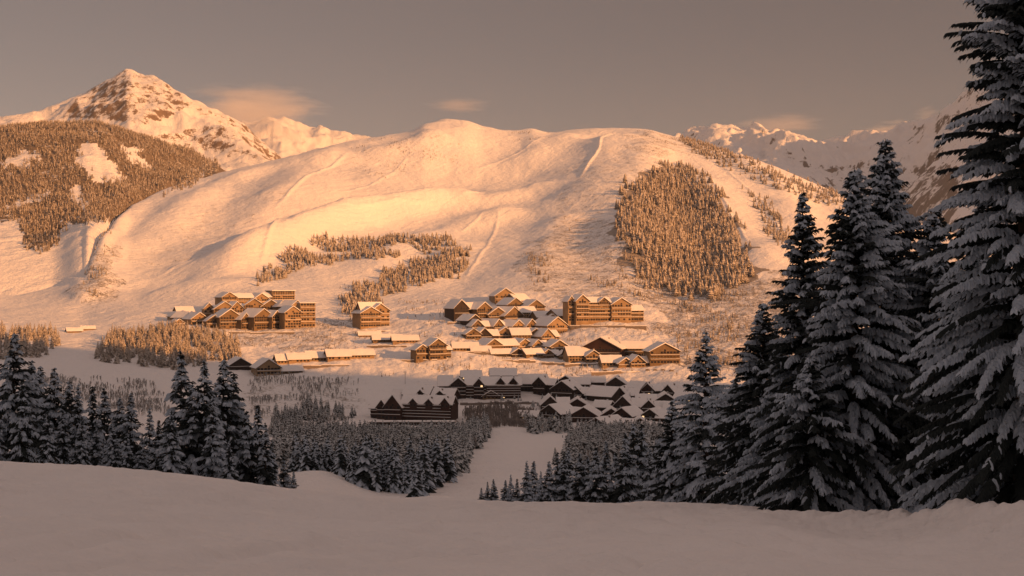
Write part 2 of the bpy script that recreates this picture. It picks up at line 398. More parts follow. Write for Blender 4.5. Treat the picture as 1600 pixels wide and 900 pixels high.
gx = np.concatenate([np.linspace(-6000, -320, 24)[:-1], np.linspace(-320, -80, 30)[:-1], np.linspace(-80, 80, 81), np.linspace(80, 320, 30)[1:], np.linspace(320, 6000, 24)[1:]])
gy = np.concatenate([np.linspace(-6000, -60, 24)[:-1], np.linspace(-60, 3, 22)[:-1], np.geomspace(3, 360, 90)])
GX, GY = np.meshgrid(gx, gy)
gz = -1.65 - .13 * np.maximum(GY, -400) - .02
fy = np.maximum(GY, 3.01); ulo, uhi = UU[0] * fy * .985, UU[-1] * fy * .985
gf = ground(np.clip(GX, ulo, uhi), fy); ins = (GX > ulo) & (GX < uhi)
gz = np.where(GY > 2.9, gf - np.where(ins, -.06 + (.7 + .004 * fy) * sstep(.14, .34, np.minimum(GX - ulo, uhi - GX) / fy), -.03), gz)
o = link('snow_ground', grid_mesh('snow_ground', GX, GY, gz, M['near'])); tag(o, 'snow slope behind the viewer', 'slope', None, 'structure')

# ------------------------------------------------------------------ PEAKS and the wooded hill: lofted sheets of their own
def loft(name, knots, px0, px1, nc, nr, mat, relief, rockf=None, power=1.0):
    PX = np.linspace(px0, px1, nc); n = len(knots)
    D = np.zeros((n, nc)); Z = np.zeros((n, nc))
    for i, k in enumerate(knots):
        a = np.array(k, float); D[i] = pchip(a[:, 0], a[:, 1], PX); Z[i] = (450 - np.interp(PX, a[:, 0], a[:, 2])) / F * D[i]
    T = np.linspace(0, n - 1, nr)
    X = np.zeros((nr, nc)); Y = np.zeros_like(X); ZZ = np.zeros_like(X)
    for c in range(nc):
        Y[:, c] = np.interp(T, np.arange(n), D[:, c]); ZZ[:, c] = pchip(D[:, c], Z[:, c], Y[:, c])
    X = Y * ((PX[None, :] - 800) / F)
    ZZ = ZZ + relief(X, Y, T[:, None] + 0 * X)
    px = np.repeat(PX[None, :], nr, 0); py = 450 - F * ZZ / Y
    rk = np.zeros_like(X) if rockf is None else rockf(px, py)
    o = link(name, grid_mesh(name, X, Y, ZZ, mat, {'rock': rk}))
    return o, (X, Y, ZZ, px, py)

crest = [(-700, 6000, 200), (-200, 6000, 190), (0, 6000, 182), (60, 6000, 176), (100, 6000, 163), (115, 6000, 155), (130, 6000, 148), (150, 6000, 134), (170, 6000, 125), (185, 6000, 118), (198, 6000, 111), (207, 6000, 112), (222, 6000, 119), (240, 6000, 126), (255, 6000, 134), (270, 6000, 147), (300, 6000, 167), (340, 6000, 181), (380, 6000, 195), (400, 6000, 215), (440, 6000, 250), (520, 6000, 290)]
def sh(k, dd, f): return [(p, d - dd, f(p, y)) for p, d, y in k]
def pk_rel(X, Y, T):
    a = sstep(.2, 1.2, T) * (1 - .75 * sstep(1.9, 2.0, T) * (1 - sstep(2.0, 2.05, T)))
    r = ridged(X + Y * .3, Y, 520, 5)
    z = (a * (1 - .5 * np.exp(-((T - 2) / .25) ** 2))) * (30 * (r - 1.15) + 9 * fbm(X, Y, 90, 4, .6))
    d, t = seg_dist(X, Y, [((205 - 800) / F * 6000, 6000), ((290 - 800) / F * 5700, 5700), ((360 - 800) / F * 5350, 5350), ((440 - 800) / F * 5050, 5050)])
    z += 75 * np.exp(-(d / 150) ** 2) * sstep(.08, .4, t)
    return z
def pk_rock(px, py):
    v = np.zeros(px.shape)
    v = np.where(in_poly(px, py, [(95, 185), (130, 140), (185, 108), (250, 112), (300, 165), (260, 185), (230, 195), (160, 185)]), .28, v)
    v = np.where(in_poly(px, py, [(270, 140), (300, 160), (400, 200), (450, 255), (300, 240), (230, 215), (330, 195)]), .24, v)
    v = np.where(in_poly(px, py, [(-700, 150), (90, 150), (90, 260), (-700, 260)]), -.12, v)
    return v + .0
o, _ = loft('rocky_peak', [sh(crest, 2000, lambda p, y: 330), sh(crest, 900, lambda p, y: 215 + (y - 112) * .55), crest,
                          [(p, 7200, 300) for p, d, y in crest]], -700, 520, 520, 260, M['peak'], pk_rel, pk_rock)
tag(o, 'pointed rocky peak glowing in the sun above the wooded hill', 'mountain', None, 'structure')
crest2 = [(300, 7600, 230), (385, 7600, 196), (410, 7600, 191), (440, 7600, 190), (460, 7600, 199), (480, 7600, 206), (500, 7600, 206), (520, 7600, 212), (550, 7600, 217), (650, 7600, 240), (800, 7600, 260)]
o, _ = loft('snowy_saddle', [sh(crest2, 1800, lambda p, y: 330), sh(crest2, 800, lambda p, y: y + 40), crest2, [(p, 9000, 300) for p, d, y in crest2]],
            300, 800, 220, 120, M['peak'], lambda X, Y, T: sstep(.2, 1.2, T) * (40 * (ridged(X, Y, 420, 5) - .8)), lambda px, py: -.1 + 0 * px)
tag(o, 'smooth snowy saddle to the right of the rocky peak', 'mountain', None, 'structure')
HOLES = [[(125, 225), (150, 222), (175, 255), (200, 280), (150, 285), (120, 255)], [(60, 240), (40, 236), (0, 255), (40, 262)], [(185, 228), (215, 232), (240, 265), (215, 262)], [(300, 262), (325, 268), (310, 274)],
         [(-50, 345), (30, 345), (45, 395), (-50, 400)], [(110, 290), (125, 292), (135, 325), (115, 320)], [(100, 350), (180, 345), (170, 400), (80, 400)], [(0, 325), (60, 305), (80, 298), (82, 303), (30, 325)], [(-300, 340), (-60, 345), (-60, 400), (-300, 400)]]
def hill_cover(px, py):
    """undergrowth between the trees of the wooded hill, none on the open snow patches"""
    jx, jy = px + 9 * fbm(px, py, 14, 3), py + 6 * fbm(px, py, 14, 3, ox=4.)
    v = np.where(jy < 388 - .12 * np.maximum(0, jx - 60), .80, 0.)
    for q in HOLES: v = np.where(in_poly(jx, jy, q), -.1, v)
    return v
hillc = [(-700, 3400, 240), (-200, 3350, 215), (0, 3300, 204), (60, 3300, 200), (150, 3300, 198), (200, 3300, 206), (260, 3350, 223), (300, 3400, 239), (340, 3450, 264), (400, 3500, 300), (500, 3500, 350)]
o, HILL = loft('wooded_hill', [[(-700, 1750, 520), (0, 1750, 520), (130, 1800, 500), (160, 2000, 470), (185, 2250, 410), (205, 2420, 385), (260, 2700, 350), (340, 2950, 320), (500, 3000, 390)],
                              [(-700, 1950, 424), (0, 1950, 418), (80, 1950, 425), (130, 1880, 431), (160, 2120, 374), (185, 2370, 340), (205, 2540, 318), (260, 2800, 292), (340, 3040, 272), (500, 3100, 380)],
                              [(-700, 2500, 318), (0, 2500, 312), (130, 2500, 306), (160, 2560, 302), (205, 2800, 274), (260, 3050, 258), (340, 3250, 267), (500, 3200, 370)], hillc, [(-700, 4300, 300), (500, 4300, 380)]],
            -700, 500, 420, 260, M['hill'], lambda X, Y, T: sstep(.9, 1.7, T) * (8 * (ridged(X + .4 * Y, Y, 260, 4) - .8) + 4 * fbm(X, Y, 60, 3)), hill_cover)
tag(o, 'round hill covered with frosted trees under the rocky peak', 'hill', None, 'structure')
crest3 = [(900, 8200, 260), (1000, 8200, 238), (1060, 8200, 223), (1090, 8200, 213), (1130, 8100, 209), (1160, 8000, 207), (1185, 7900, 206), (1200, 7700, 211), (1222, 7600, 206), (1240, 7600, 211), (1275, 7600, 223), (1340, 7700, 222), (1390, 7500, 220), (1410, 7300, 212), (1440, 7000, 197), (1470, 6800, 181), (1500, 6600, 164), (1540, 6500, 145), (1600, 6400, 115), (1800, 6300, 90), (2100, 6300, 120), (2500, 6300, 200)]
def rg_rel(X, Y, T):
    return sstep(.15, 1.3, T) * (1 - .6 * sstep(1.85, 2, T)) * (85 * (ridged(X, Y * .6 + X * .2, 700, 5) - 1.0) + 16 * fbm(X, Y, 110, 4, .6))
def rg_rock(px, py):
    v = np.zeros(px.shape)
    return v + np.where(py > 262 + 10 * fbm(px, py, 30, 3), .2, 0)
o, _ = loft('mountain_range', [sh(crest3, 2800, lambda p, y: 462), sh(crest3, 1400, lambda p, y: y * .55 + 140), crest3, [(p, 9600, 300) for p, d, y in crest3]],
            900, 2500, 560, 220, M['range'], rg_rel, rg_rock)
tag(o, 'shaded far mountain range behind the big spruces', 'mountain', None, 'structure')
# high ridge east of the range (outside the frame) that keeps all but its tips in shadow
gx = np.linspace(4200, 9500, 90); gy = np.linspace(1800, 7200, 90); GX, GY = np.meshgrid(gx, gy)
rz = 1620 + 80 * fbm(GY * 0, GY, 900, 3) - .10 * (GY - 4600)
gz = rz - np.abs(GX - 5600 - .2 * (GY - 4600)) * .62 + 60 * (ridged(GX, GY, 600, 4) - .8) * np.clip(np.abs(GX - 5600) / 500, 0, 1)
o = link('mountain_ridge', grid_mesh('mountain_ridge', GX, GY, np.maximum(gz, -260), M['peak'], {'rock': np.zeros(GX.shape)}))
tag(o, 'high snowy ridge beyond the big spruces', 'mountain', None, 'structure')

# ------------------------------------------------------------------ TREES
def norm(v): return v / np.maximum(1e-9, np.linalg.norm(v, axis=-1, keepdims=True))
def spindles(B, Dv, L, W, Tk, bend, snow, rng, rough=.18, blades=0):
    """drooping twig bodies: 13 verts each, snow on the two upper sides; optional needle blades hanging below"""
    n = len(B); Dv = norm(Dv); up = np.array([0, 0, 1.])
    side = np.cross(Dv, up); side = norm(side + 1e-6); tup = np.cross(side, Dv)
    st = np.array([0.0, .38, .76]); wd = np.array([.45, 1.0, .72]); th = np.array([.5, 1.0, .7])
    V = np.zeros((n, 13, 3))
    for i in range(3):
        c = B + Dv * (L * st[i])[:, None]; c[:, 2] -= bend * L * st[i] ** 2
        w_ = (W * wd[i])[:, None]; t_ = (Tk * th[i])[:, None]
        j = rng.normal(0, rough, (n, 4, 1)) * W[:, None, None]
        V[:, i * 4 + 0] = c - side * (w_ * (1 + j[:, 0])) - tup * t_ * .25
        V[:, i * 4 + 1] = c + tup * (t_ * (1 + 1.5 * j[:, 1])) + side * j[:, 1] * 1.5
        V[:, i * 4 + 2] = c + side * (w_ * (1 + j[:, 2])) - tup * t_ * .25
        V[:, i * 4 + 3] = c - tup * (np.maximum(.5 * W, .02)[:, None]) * (1 + j[:, 3])
    tip = B + Dv * L[:, None]; tip[:, 2] -= bend * L
    V[:, 12] = tip
    q = []
    for i in range(2):
        a = i * 4
        for k in range(4):
            q.append((a + k, a + (k + 1) % 4, a + 4 + (k + 1) % 4, a + 4 + k))
    t = [(8 + k, 8 + (k + 1) % 4, 12) for k in range(4)]
    off = (np.arange(n) * 13)[:, None, None]
    Q = (np.array(q)[None] + off).reshape(-1, 4); T = (np.array(t)[None] + off).reshape(-1, 3)
    sn = snow.astype(np.int32)[:, None]
    mq = (sn * np.array([[1, 1, 0, 0, 1, 1, 0, 0]])).ravel(); mt = (sn * np.array([[1, 1, 0, 0]])).ravel()
    V = V.reshape(-1, 3)
    if blades:
        s = rng.uniform(.05, 1.0, (n, blades)); p = B[:, None] + Dv[:, None] * (L[:, None] * s)[..., None]
        p[..., 2] -= bend * L[:, None] * s ** 2
        sd = rng.uniform(-1, 1, (n, blades, 1)); ln = (.10 + .12 * rng.random((n, blades, 1)))
        d = Dv[:, None] * .6 + side[:, None] * sd + up * rng.uniform(-.9, .15, (n, blades, 1)); d = norm(d)
        a = p - Dv[:, None] * .018 ; b = p + Dv[:, None] * .018; c = p + d * ln + side[:, None] * sd * W[:, None, None]
        bv = np.stack([a, b, c], 2).reshape(-1, 3); o0 = len(V)
        V = np.concatenate([V, bv]); bt = np.arange(len(bv)).reshape(-1, 3) + o0
        T = np.concatenate([T, bt]); mt = np.concatenate([mt, np.zeros(len(bt), np.int32)])
    return V, Q, T, mq, mt
def join(parts):
    V, Q, T, a, b = [], [], [], [], []; o = 0
    for v, q, t, mq, mt in parts:
        V.append(v); Q.append(q + o); T.append(t + o); a.append(mq); b.append(mt); o += len(v)
    return np.concatenate(V), np.concatenate(Q), np.concatenate(T), np.concatenate(a), np.concatenate(b)

def spruce_crown(seed, H, Rb, dz, nb, tw, twl, snowp, z0=.03, blades=0, taper=.85, wscale=1.0, lean=0.):
    """whorls of drooping boughs carrying side twigs; snow lies in clumps bough by bough"""
    rng = np.random.default_rng(seed)
    B, Dv, L, W, Tk, Sn = [], [], [], [], [], []
    z = H * z0
    asym = rng.uniform(0, 6.28)
    while z < H * .985:
        f = z / H
        env = Rb * (1 - f) ** taper * (1 + .1 * math.sin(z * 1.9 + seed)) * min(1., .30 + 2.6 * (1 - f)) + .07
        n = max(4, int(round(nb * (1 - .45 * f))))
        az0 = rng.uniform(0, 6.28)
        for i in range(n):
            az = az0 + 6.283 * i / n + rng.normal(0, .22)
            Lb = env * rng.uniform(.62, 1.12) * (1 + .12 * math.cos(az - asym))
            zb = z + rng.normal(0, dz * .35)
            rise = (.62 * f - .02) + rng.normal(0, .10); droop = .26 * (1 - f) + .14 + rng.uniform(0, .18)
            rad = np.array([math.cos(az), math.sin(az), 0.]); tan = np.array([-rad[1], rad[0], 0.])
            tan = tan * rng.choice([-1, 1])
            snowy = rng.random() < snowp * (.75 + .5 * f) * (1 + .75 * math.sin(az * 2 + z * .55 + seed) * math.sin(z * .8 + az + seed * 2))
            if rng.random() < .07: Lb *= 1.3
            elif rng.random() < .08: Lb *= .6
            ns = max(2, int(Lb / tw))
            curve = rng.normal(0, .12)
            s = (np.arange(ns) + rng.uniform(.2, .8, ns)) / ns
            s = s[s > .10]
            P = rad * (Lb * s)[:, None] + tan * (curve * Lb * s ** 2)[:, None]
            P[:, 2] += zb + Lb * (rise * s - droop * s ** 2)
            Td = rad + tan * (2 * curve * s)[:, None]; Td = Td + np.array([0, 0, 1.]) * (rise - 2 * droop * s)[:, None]; Td = norm(Td)
            for sg in (-1, 1):
                ang = 1.05 - .45 * s + rng.normal(0, .15, len(s))
                d = Td * np.cos(ang)[:, None] + tan * (sg * np.sin(ang))[:, None]
                d[:, 2] -= .22 + rng.uniform(0, .3, len(s))
                l = (twl * (.45 + .75 * np.sin(np.pi * np.clip(s * .8 + .12, 0, 1)))) * rng.uniform(.7, 1.25, len(s)) * min(1., .45 + Lb / 2.2)
                B.append(P); Dv.append(d); L.append(l)
                W.append(wscale * (.10 * l + .022)); sn = (rng.random(len(s)) < (.88 if snowy else .03)) & (s > .18)
                Tk.append(np.where(sn, wscale * (.12 * l + .03) * rng.uniform(.7, 1.5, len(s)), .03 * wscale)); Sn.append(sn)
            # the bough's own spine with its pillow of snow
            m = max(2, int(Lb / (tw * 2.2))); s0 = np.arange(m) / m; s1 = (np.arange(m) + 1.25) / m
            def pt(q):
                p = rad * (Lb * q)[:, None] + tan * (curve * Lb * q ** 2)[:, None]; p[:, 2] += zb + Lb * (rise * q - droop * q ** 2); return p
            a, b = pt(s0), pt(s1)
            B.append(a); Dv.append(b - a); L.append(np.linalg.norm(b - a, axis=1)); prof = np.sin(np.pi * np.clip(s0 * .8 + .2, 0, 1))
            W.append(wscale * (.05 + .16 * twl * prof) * (1.25 if snowy else .7)); sn = np.full(m, snowy) & (s0 > .2)
            Tk.append(np.where(sn, wscale * (.05 + .13 * twl * prof) * rng.uniform(.8, 1.5, m), .03)); Sn.append(sn)
        z += dz * (1.15 - .55 * f) * rng.uniform(.8, 1.2)
    # leader
    B.append(np.array([[0, 0, H * .93]])); Dv.append(np.array([[.02, 0, 1.]])); L.append(np.array([H * .085])); W.append(np.array([.05 * wscale + .02])); Tk.append(np.array([.06])); Sn.append(np.array([False]))
    B, Dv, L, W, Tk, Sn = [np.concatenate(x) for x in (B, Dv, L, W, Tk, Sn)]
    return spindles(B, Dv, L, W, Tk, .28, Sn, rng, blades=blades)
def trunk_mesh(H, r):
    n = 8; rows = [(-.8, r * 1.25), (.4, r), (H * .5, r * .6), (H * .96, r * .06)]
    V = [(rr * math.cos(6.283 * k / n), rr * math.sin(6.283 * k / n), z) for z, rr in rows for k in range(n)]
    Q = [(i * n + k, i * n + (k + 1) % n, (i + 1) * n + (k + 1) % n, (i + 1) * n + k) for i in range(3) for k in range(n)]
    return make_mesh('trunk', V, quads=Q, mats=[M['bark']], smooth=True)
def crown_mesh(data, mats, name='crown'):
    V, Q, T, mq, mt = data
    return make_mesh(name, V, quads=Q, tris=T, mats=mats, mq=mq, mt=mt, smooth=False)
NEAR = [M['needle'], M['tsnow']]

def tree_thing(name, x, y, z, cm, tm, s, rz, label, group=None, sxy=1.0):
    e = link(name, None, loc=(x, y, z)); e.rotation_euler = (0, 0, rz); e.scale = (s * sxy, s * sxy, s)
    tag(e, label, 'tree', group)
    link('trunk', tm, e); link('crown', cm, e)
    return e
# the big spruces at the right edge, each grown for its own place
BIG = [  # px, top row, distance, base radius, seed, snow share, label
 (1606, -260, 41, 3.9, 1, .50, 'tallest dark spruce cut by the right edge with its top out of frame'),
 (1383, 212, 57, 4.5, 2, .52, 'tall snowy spruce whose narrow tip stands highest against the far range'),
 (1334, 258, 53, 4.1, 3, .58, 'broad snow-laden spruce in front of the snow bank beside the narrow tip'),
 (1254, 297, 66, 3.3, 4, .42, 'dark spruce with bare reaching arms in front of the wooded ski slope'),
 (1192, 470, 82, 4.4, 5, .42, 'lower bushy spruce tucked under the arms of the dark spruce'),
 (1462, 322, 55, 4.4, 6, .50, 'shadowy spruce squeezed between the narrow tipped spruce and the tallest one'),
 (1535, 300, 48, 3.8, 9, .45, 'dim spruce standing directly under the boughs of the tallest spruce'),
 (1268, 560, 51.5, 2.6, 7, .62, 'smallest snow-covered spruce at the edge of the groomed slope'),
 (1103, 515, 118, 4.6, 8, .55, 'free-standing spruce with a thin tip rising past the last sunlit chalets'),
 (1050, 625, 132, 3.9, 10, .60, 'wide snowy spruce just below the free-standing thin tipped one'),
 (1302, 430, 72, 4.0, 12, .42, 'shadowy spruce filling the gap behind the broad snow-laden one'),
 (1422, 420, 64, 4.0, 13, .42, 'dark spruce half hidden behind the tall narrow-tipped one'),
 (1500, 430, 60, 4.0, 14, .40, 'black-looking spruce deep in the shade behind the tallest one'),
 (1222, 570, 72, 3.6, 15, .48, 'low dense spruce at the feet of the dark reaching spruce'),
 (1150, 585, 100, 4.4, 11, .50, 'mid-height snowy spruce between the thin tipped and the bushy spruce'),
]
for px, pt, d, rb, seed, sp, lab in BIG:
    x, y, z = at(px, d); H = (450 - pt) / F * d - z
    near = d < 90
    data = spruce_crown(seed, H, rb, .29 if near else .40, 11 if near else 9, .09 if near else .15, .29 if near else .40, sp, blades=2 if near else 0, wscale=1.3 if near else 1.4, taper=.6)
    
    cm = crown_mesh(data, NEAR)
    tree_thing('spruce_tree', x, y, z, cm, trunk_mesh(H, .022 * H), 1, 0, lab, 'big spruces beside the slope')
# middle distance spruces share a few grown crowns (unit: 12 m tall)
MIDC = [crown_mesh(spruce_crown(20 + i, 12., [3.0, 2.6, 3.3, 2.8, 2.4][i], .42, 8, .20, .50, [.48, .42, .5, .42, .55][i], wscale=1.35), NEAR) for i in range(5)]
MIDT = trunk_mesh(12., .2)
LEFT = [(-60, 500, 150), (22, 517, 140), (50, 562, 165), (63, 571, 172), (85, 573, 150), (108, 592, 158), (122, 603, 146), (145, 601, 160), (163, 606, 165), (187, 619, 155), (205, 614, 142), (234, 640, 165),
        (262, 655, 150), (283, 548, 138), (319, 562, 132), (349, 558, 140), (365, 580, 146), (403, 630, 138), (358, 688, 126), (425, 690, 142), (443, 714, 140), (459, 736, 138), (-10, 610, 132), (150, 668, 136), (385, 640, 134), (35, 590, 130), (75, 640, 128), (98, 640, 134), (128, 650, 130), (176, 660, 132), (198, 672, 130), (222, 680, 134), (248, 655, 132), (300, 600, 132), (333, 620, 128), (268, 640, 126), (415, 660, 132)]
LW = ['tallest', 'second tallest', 'pointed', 'slim', 'bushy', 'straight', 'narrow', 'dense', 'drooping', 'crooked']
RIGHT = [(752, 762, 205), (762, 752, 215), (771, 748, 212), (790, 749, 205), (798, 743, 215), (808, 747, 205), (823, 722, 200), (834, 720, 212), (845, 738, 190), (858, 720, 190), (871, 705, 205), (881, 707, 190), (888, 699, 215),
         (906, 708, 178), (918, 712, 200), (931, 697, 175), (947, 692, 190), (962, 706, 182), (977, 676, 165), (990, 658, 190), (1002, 660, 178), (1016, 700, 160), (1028, 684, 172), (1066, 640, 150), (1082, 690, 120)]
def ordinal(i):
    return ['first', 'second', 'third', 'fourth', 'fifth', 'sixth', 'seventh', 'eighth', 'ninth', 'tenth', 'eleventh', 'twelfth', 'thirteenth', 'fourteenth', 'fifteenth', 'sixteenth', 'seventeenth', 'eighteenth', 'nineteenth', 'twentieth',
            'twenty-first', 'twenty-second', 'twenty-third', 'twenty-fourth', 'twenty-fifth', 'twenty-sixth', 'twenty-seventh', 'twenty-eighth', 'twenty-ninth', 'thirtieth', 'thirty-first', 'thirty-second', 'thirty-third', 'thirty-fourth', 'thirty-fifth', 'thirty-sixth', 'thirty-seventh', 'thirty-eighth', 'thirty-ninth', 'fortieth'][i]
def size_word(h): return 'tiny' if h < 6 else 'small' if h < 8.5 else 'mid-sized' if h < 12 else 'tall' if h < 15 else 'towering'
proto = None
def copy_tree(src, x, y, z, s, rz, sxy):
    e = src.copy(); COL.objects.link(e); e.location = (x, y, z); e.rotation_euler = (0, 0, rz); e.scale = (s * sxy, s * sxy, s)
    for ch in list(src.children):
        c = ch.copy(); COL.objects.link(c); c.parent = e
    return e
protos = []
for grp, lst, where, axis in (('spruces along the slope below the sunlit birch wood', sorted(LEFT), 'dark stand below the sunlit wood', 'left'),
                              ('spruces lining the foot of the piste', sorted(RIGHT), 'row along the white piste', 'left')):
    for i, (px, pt, d) in enumerate(lst):
        x, y, z = at(px, d); H = (450 - pt) / F * d - z; k = random.randrange(5)
        lab = f'{size_word(H)} spruce, {ordinal(i)} from {axis} in the {where}'
        sxy = random.uniform(.92, 1.15) if H > 9 else random.uniform(.85, 1.05)
        if len(protos) <= k or protos[k] is None:
            while len(protos) <= k: protos.append(None)
            protos[k] = tree_thing('spruce_tree', x, y, z, MIDC[k], MIDT, H / 12., random.uniform(0, 6.28), lab, grp, sxy)
        else:
            e = copy_tree(protos[k], x, y, z, H / 12., random.uniform(0, 6.28), sxy); tag(e, lab, 'tree', grp)

# ---- small forest trees: one mesh each near, one woodland mass farther off
def small_spruce(seed, H, Rb, layers, spikes, snowp, wsc):
    rng = np.random.default_rng(seed); B, Dv, L, W, Tk, Sn = [], [], [], [], [], []
    for i in range(layers):
        f = (i + .3) / layers; z = H * (.08 + .86 * f); env = Rb * (1 - f) ** .85 + .12
        az0 = rng.uniform(0, 6.28)
        for k in range(spikes):
            az = az0 + 6.283 * k / spikes + rng.normal(0, .25); l = env * rng.uniform(.7, 1.2)
            B.append((0, 0, z + rng.normal(0, H * .012))); Dv.append((math.cos(az), math.sin(az), -.12 + .3 * f)); L.append(l)
            W.append(wsc * (.16 * l + .10)); s = rng.random() < snowp; Sn.append(s); Tk.append(.16 * l + .1 if s else .1)
    B.append((0, 0, H * .86)); Dv.append((.01, 0, 1)); L.append(H * .14); W.append(.14); Tk.append(.14); Sn.append(False)
    return spindles(np.array(B, float), np.array(Dv, float), np.array(L), np.array(W), np.array(Tk), .45, np.array(Sn), rng, rough=.25)
def frosted_birch(seed, H):
    rng = np.random.default_rng(seed); n = 22; B, Dv, L, W = [], [], [], []
    for k in range(n):
        az = rng.uniform(0, 6.28); z = H * rng.uniform(0, .7); t = rng.uniform(.2, 1.0)
        B.append((0, 0, z)); Dv.append((math.cos(az) * t, math.sin(az) * t, 1)); L.append(H * rng.uniform(.18, .36)); W.append(.12 + .25 * rng.random() * (z > .3 * H))
    n = len(B)
    return spindles(np.array(B, float), np.array(Dv, float), np.array(L), np.array(W), np.array(W), -.0, rng.random(n) < .5, rng, rough=.3)
def cheap_spruce(seed, H, Rb, layers, k, snowp):
    """ragged little tree for the far woods: drooping flat spikes, 3 faces each"""
    rng = np.random.default_rng(seed); V, T, mt = [], [], []
    for i in range(layers):
        f = i / layers; z = H * (.10 + .80 * f); r = Rb * (1 - f) ** .8 + .15; az0 = rng.uniform(0, 6.28)
        for j in range(k):
            az = az0 + 6.283 * j / k + rng.normal(0, .2); c, s = math.cos(az), math.sin(az); rr = r * rng.uniform(.75, 1.2); w_ = rr * .75; o = len(V)
            zt = z + H * .16
            V += [(0, 0, zt), (c * rr * .6 - s * w_, s * rr * .6 + c * w_, z - H * .02), (c * rr * .6 + s * w_, s * rr * .6 - c * w_, z - H * .02), (c * rr, s * rr, z - H * .05)]
            T += [(o, o + 1, o + 3), (o, o + 3, o + 2)]; m = int(rng.random() < snowp); mt += [m, m]
    o = len(V); V += [(.12, 0, H * .85), (-.12, .1, H * .85), (-.1, -.12, H * .85), (0, 0, H)]; T += [(o, o + 1, o + 3), (o + 1, o + 2, o + 3), (o + 2, o, o + 3)]; mt += [0, 0, 0]
    return np.array(V, float), np.zeros((0, 4), int), np.array(T), np.zeros(0, int), np.array(mt)
def mass(name, templates, pos, scale, mats, label, cat, hs=None):
    """many trees in ONE woodland object"""
    rng = np.random.default_rng(len(pos)); n = len(pos); pick = rng.integers(0, len(templates), n)
    Vs, Qs, Ts, A, Bm = [], [], [], [], []; off = 0
    for k, (V, Q, T, mq, mt) in enumerate(templates):
        I = np.where(pick == k)[0]; m = len(I)
        if not m: continue
        a = rng.uniform(0, 6.28, m); s = scale[I]; sw = s * rng.uniform(.8, 1.2, m); ca, sa = np.cos(a), np.sin(a)
        X = V[None, :, 0] * sw[:, None]; Yv = V[None, :, 1] * sw[:, None]
        W_ = np.stack([X * ca[:, None] - Yv * sa[:, None], X * sa[:, None] + Yv * ca[:, None], V[None, :, 2] * s[:, None] + 0 * X], -1) + pos[I][:, None]
        o_ = off + np.arange(m)[:, None, None] * len(V)
        Vs.append(W_.reshape(-1, 3))
        if len(Q): Qs.append((Q[None] + o_).reshape(-1, 4)); A.append(np.tile(mq, m))
        Ts.append((T[None] + o_).reshape(-1, 3)); Bm.append(np.tile(mt, m)); off += m * len(V)
    me = make_mesh(name, np.concatenate(Vs), quads=np.concatenate(Qs) if Qs else None, tris=np.concatenate(Ts), mats=mats,
                   mq=np.concatenate(A) if A else None, mt=np.concatenate(Bm))
    o = link(name, me); tag(o, label, cat, None, 'stuff'); return o
def scatter(polys, n, d0, d1, holes=(), clump=0., cl_scale=60., surf=None, edge=10.):
    """points spread evenly over the ground inside outlines seen in the photo"""
    rng = np.random.default_rng(int(n + d0)); allp = np.array([p for q in polys for p in q], float)
    u0, u1 = (allp[:, 0].min() - 800) / F, (allp[:, 0].max() - 800) / F; out = []; tot = 0
    for _ in range(60):
        k = 40000; u = rng.uniform(u0, u1, k); d = np.sqrt(rng.uniform(d0 ** 2, d1 ** 2, k)); x = u * d
        z = ground(x, d) if surf is None else surf(x, d)
        px = 800 + F * u; py = 450 - F * z / d
        jx = px + edge * gnoise(x / 25, d / 25); jy = py + .5 * edge * gnoise(x / 25 + 50, d / 25)
        ok = np.zeros(k, bool)
        for q in polys: ok |= in_poly(jx, jy, q)
        for q in holes: ok &= ~in_poly(jx, jy, q)
        if clump: ok &= fbm(x, d, cl_scale, 3) > clump
        P = np.stack([x, d, z], -1)[ok]; out.append(P); tot += len(P)
        if tot >= n: break
    P = np.concatenate(out)[:n]; return P
rs = np.random.default_rng(5)
SM = [small_spruce(40 + i, 10., [2.5, 2.0, 2.9, 2.2][i], 12, 7, .5, 1.35) for i in range(4)]
SF = [small_spruce(90 + i, 10., [2.5, 2.0, 2.9, 2.2][i], 11, 7, .66, 1.4) for i in range(4)]
SMM = [crown_mesh(s, NEAR[:1] + [M['tsnow']], 'forest_spruce') for s in SM]
CH = [cheap_spruce(60 + i, 10., [2.6, 2.0, 2.9, 2.2][i], 6, 5, .65) for i in range(4)]
CH2 = [cheap_spruce(70 + i, 10., [1.9, 2.2, 1.7][i], 4, 4, .5) for i in range(3)]
BI = [frosted_birch(80 + i, 8.) for i in range(5)]

# wood on the valley floor: nearest trees are things of their own
WOOD = [(425, 705), (470, 680), (555, 680), (640, 688), (715, 684), (745, 670), (768, 666), (766, 680), (738, 702), (716, 745), (690, 762), (655, 778), (600, 772), (545, 752), (520, 735), (470, 738), (425, 730)]
P = scatter([WOOD], 2600, 285, 940)
P = P[np.argsort(P[:, 1])]
front = P[:170]
src = []
for i, p in enumerate(front):
    k = int(rs.integers(0, 4)); s = float(np.clip(rs.lognormal(.02, .25), .55, 1.6))
    lab = 'small snow-laden spruce along the lower edge of the grey wood under the dark lodge'
    if len(src) <= k: src += [None] * (k + 1 - len(src))
    if src[k] is None: o = src[k] = link('forest_spruce', SMM[k])
    else: o = src[k].copy(); COL.objects.link(o)
    o.location = p; o.scale = (s, s, s); o.rotation_euler = (0, 0, rs.uniform(0, 6.28))
    tag(o, lab, 'tree', 'small spruces at the lower edge of the grey wood')
rest = P[170:]
b = rs.random(len(rest)) < .18
mass('spruce_wood', SF, rest[~b], rs.uniform(.8, 1.4, (~b).sum()), [M['mneedle'], M['msnow']], 'grey mass of snowy spruces below the dark lodge', 'wood')
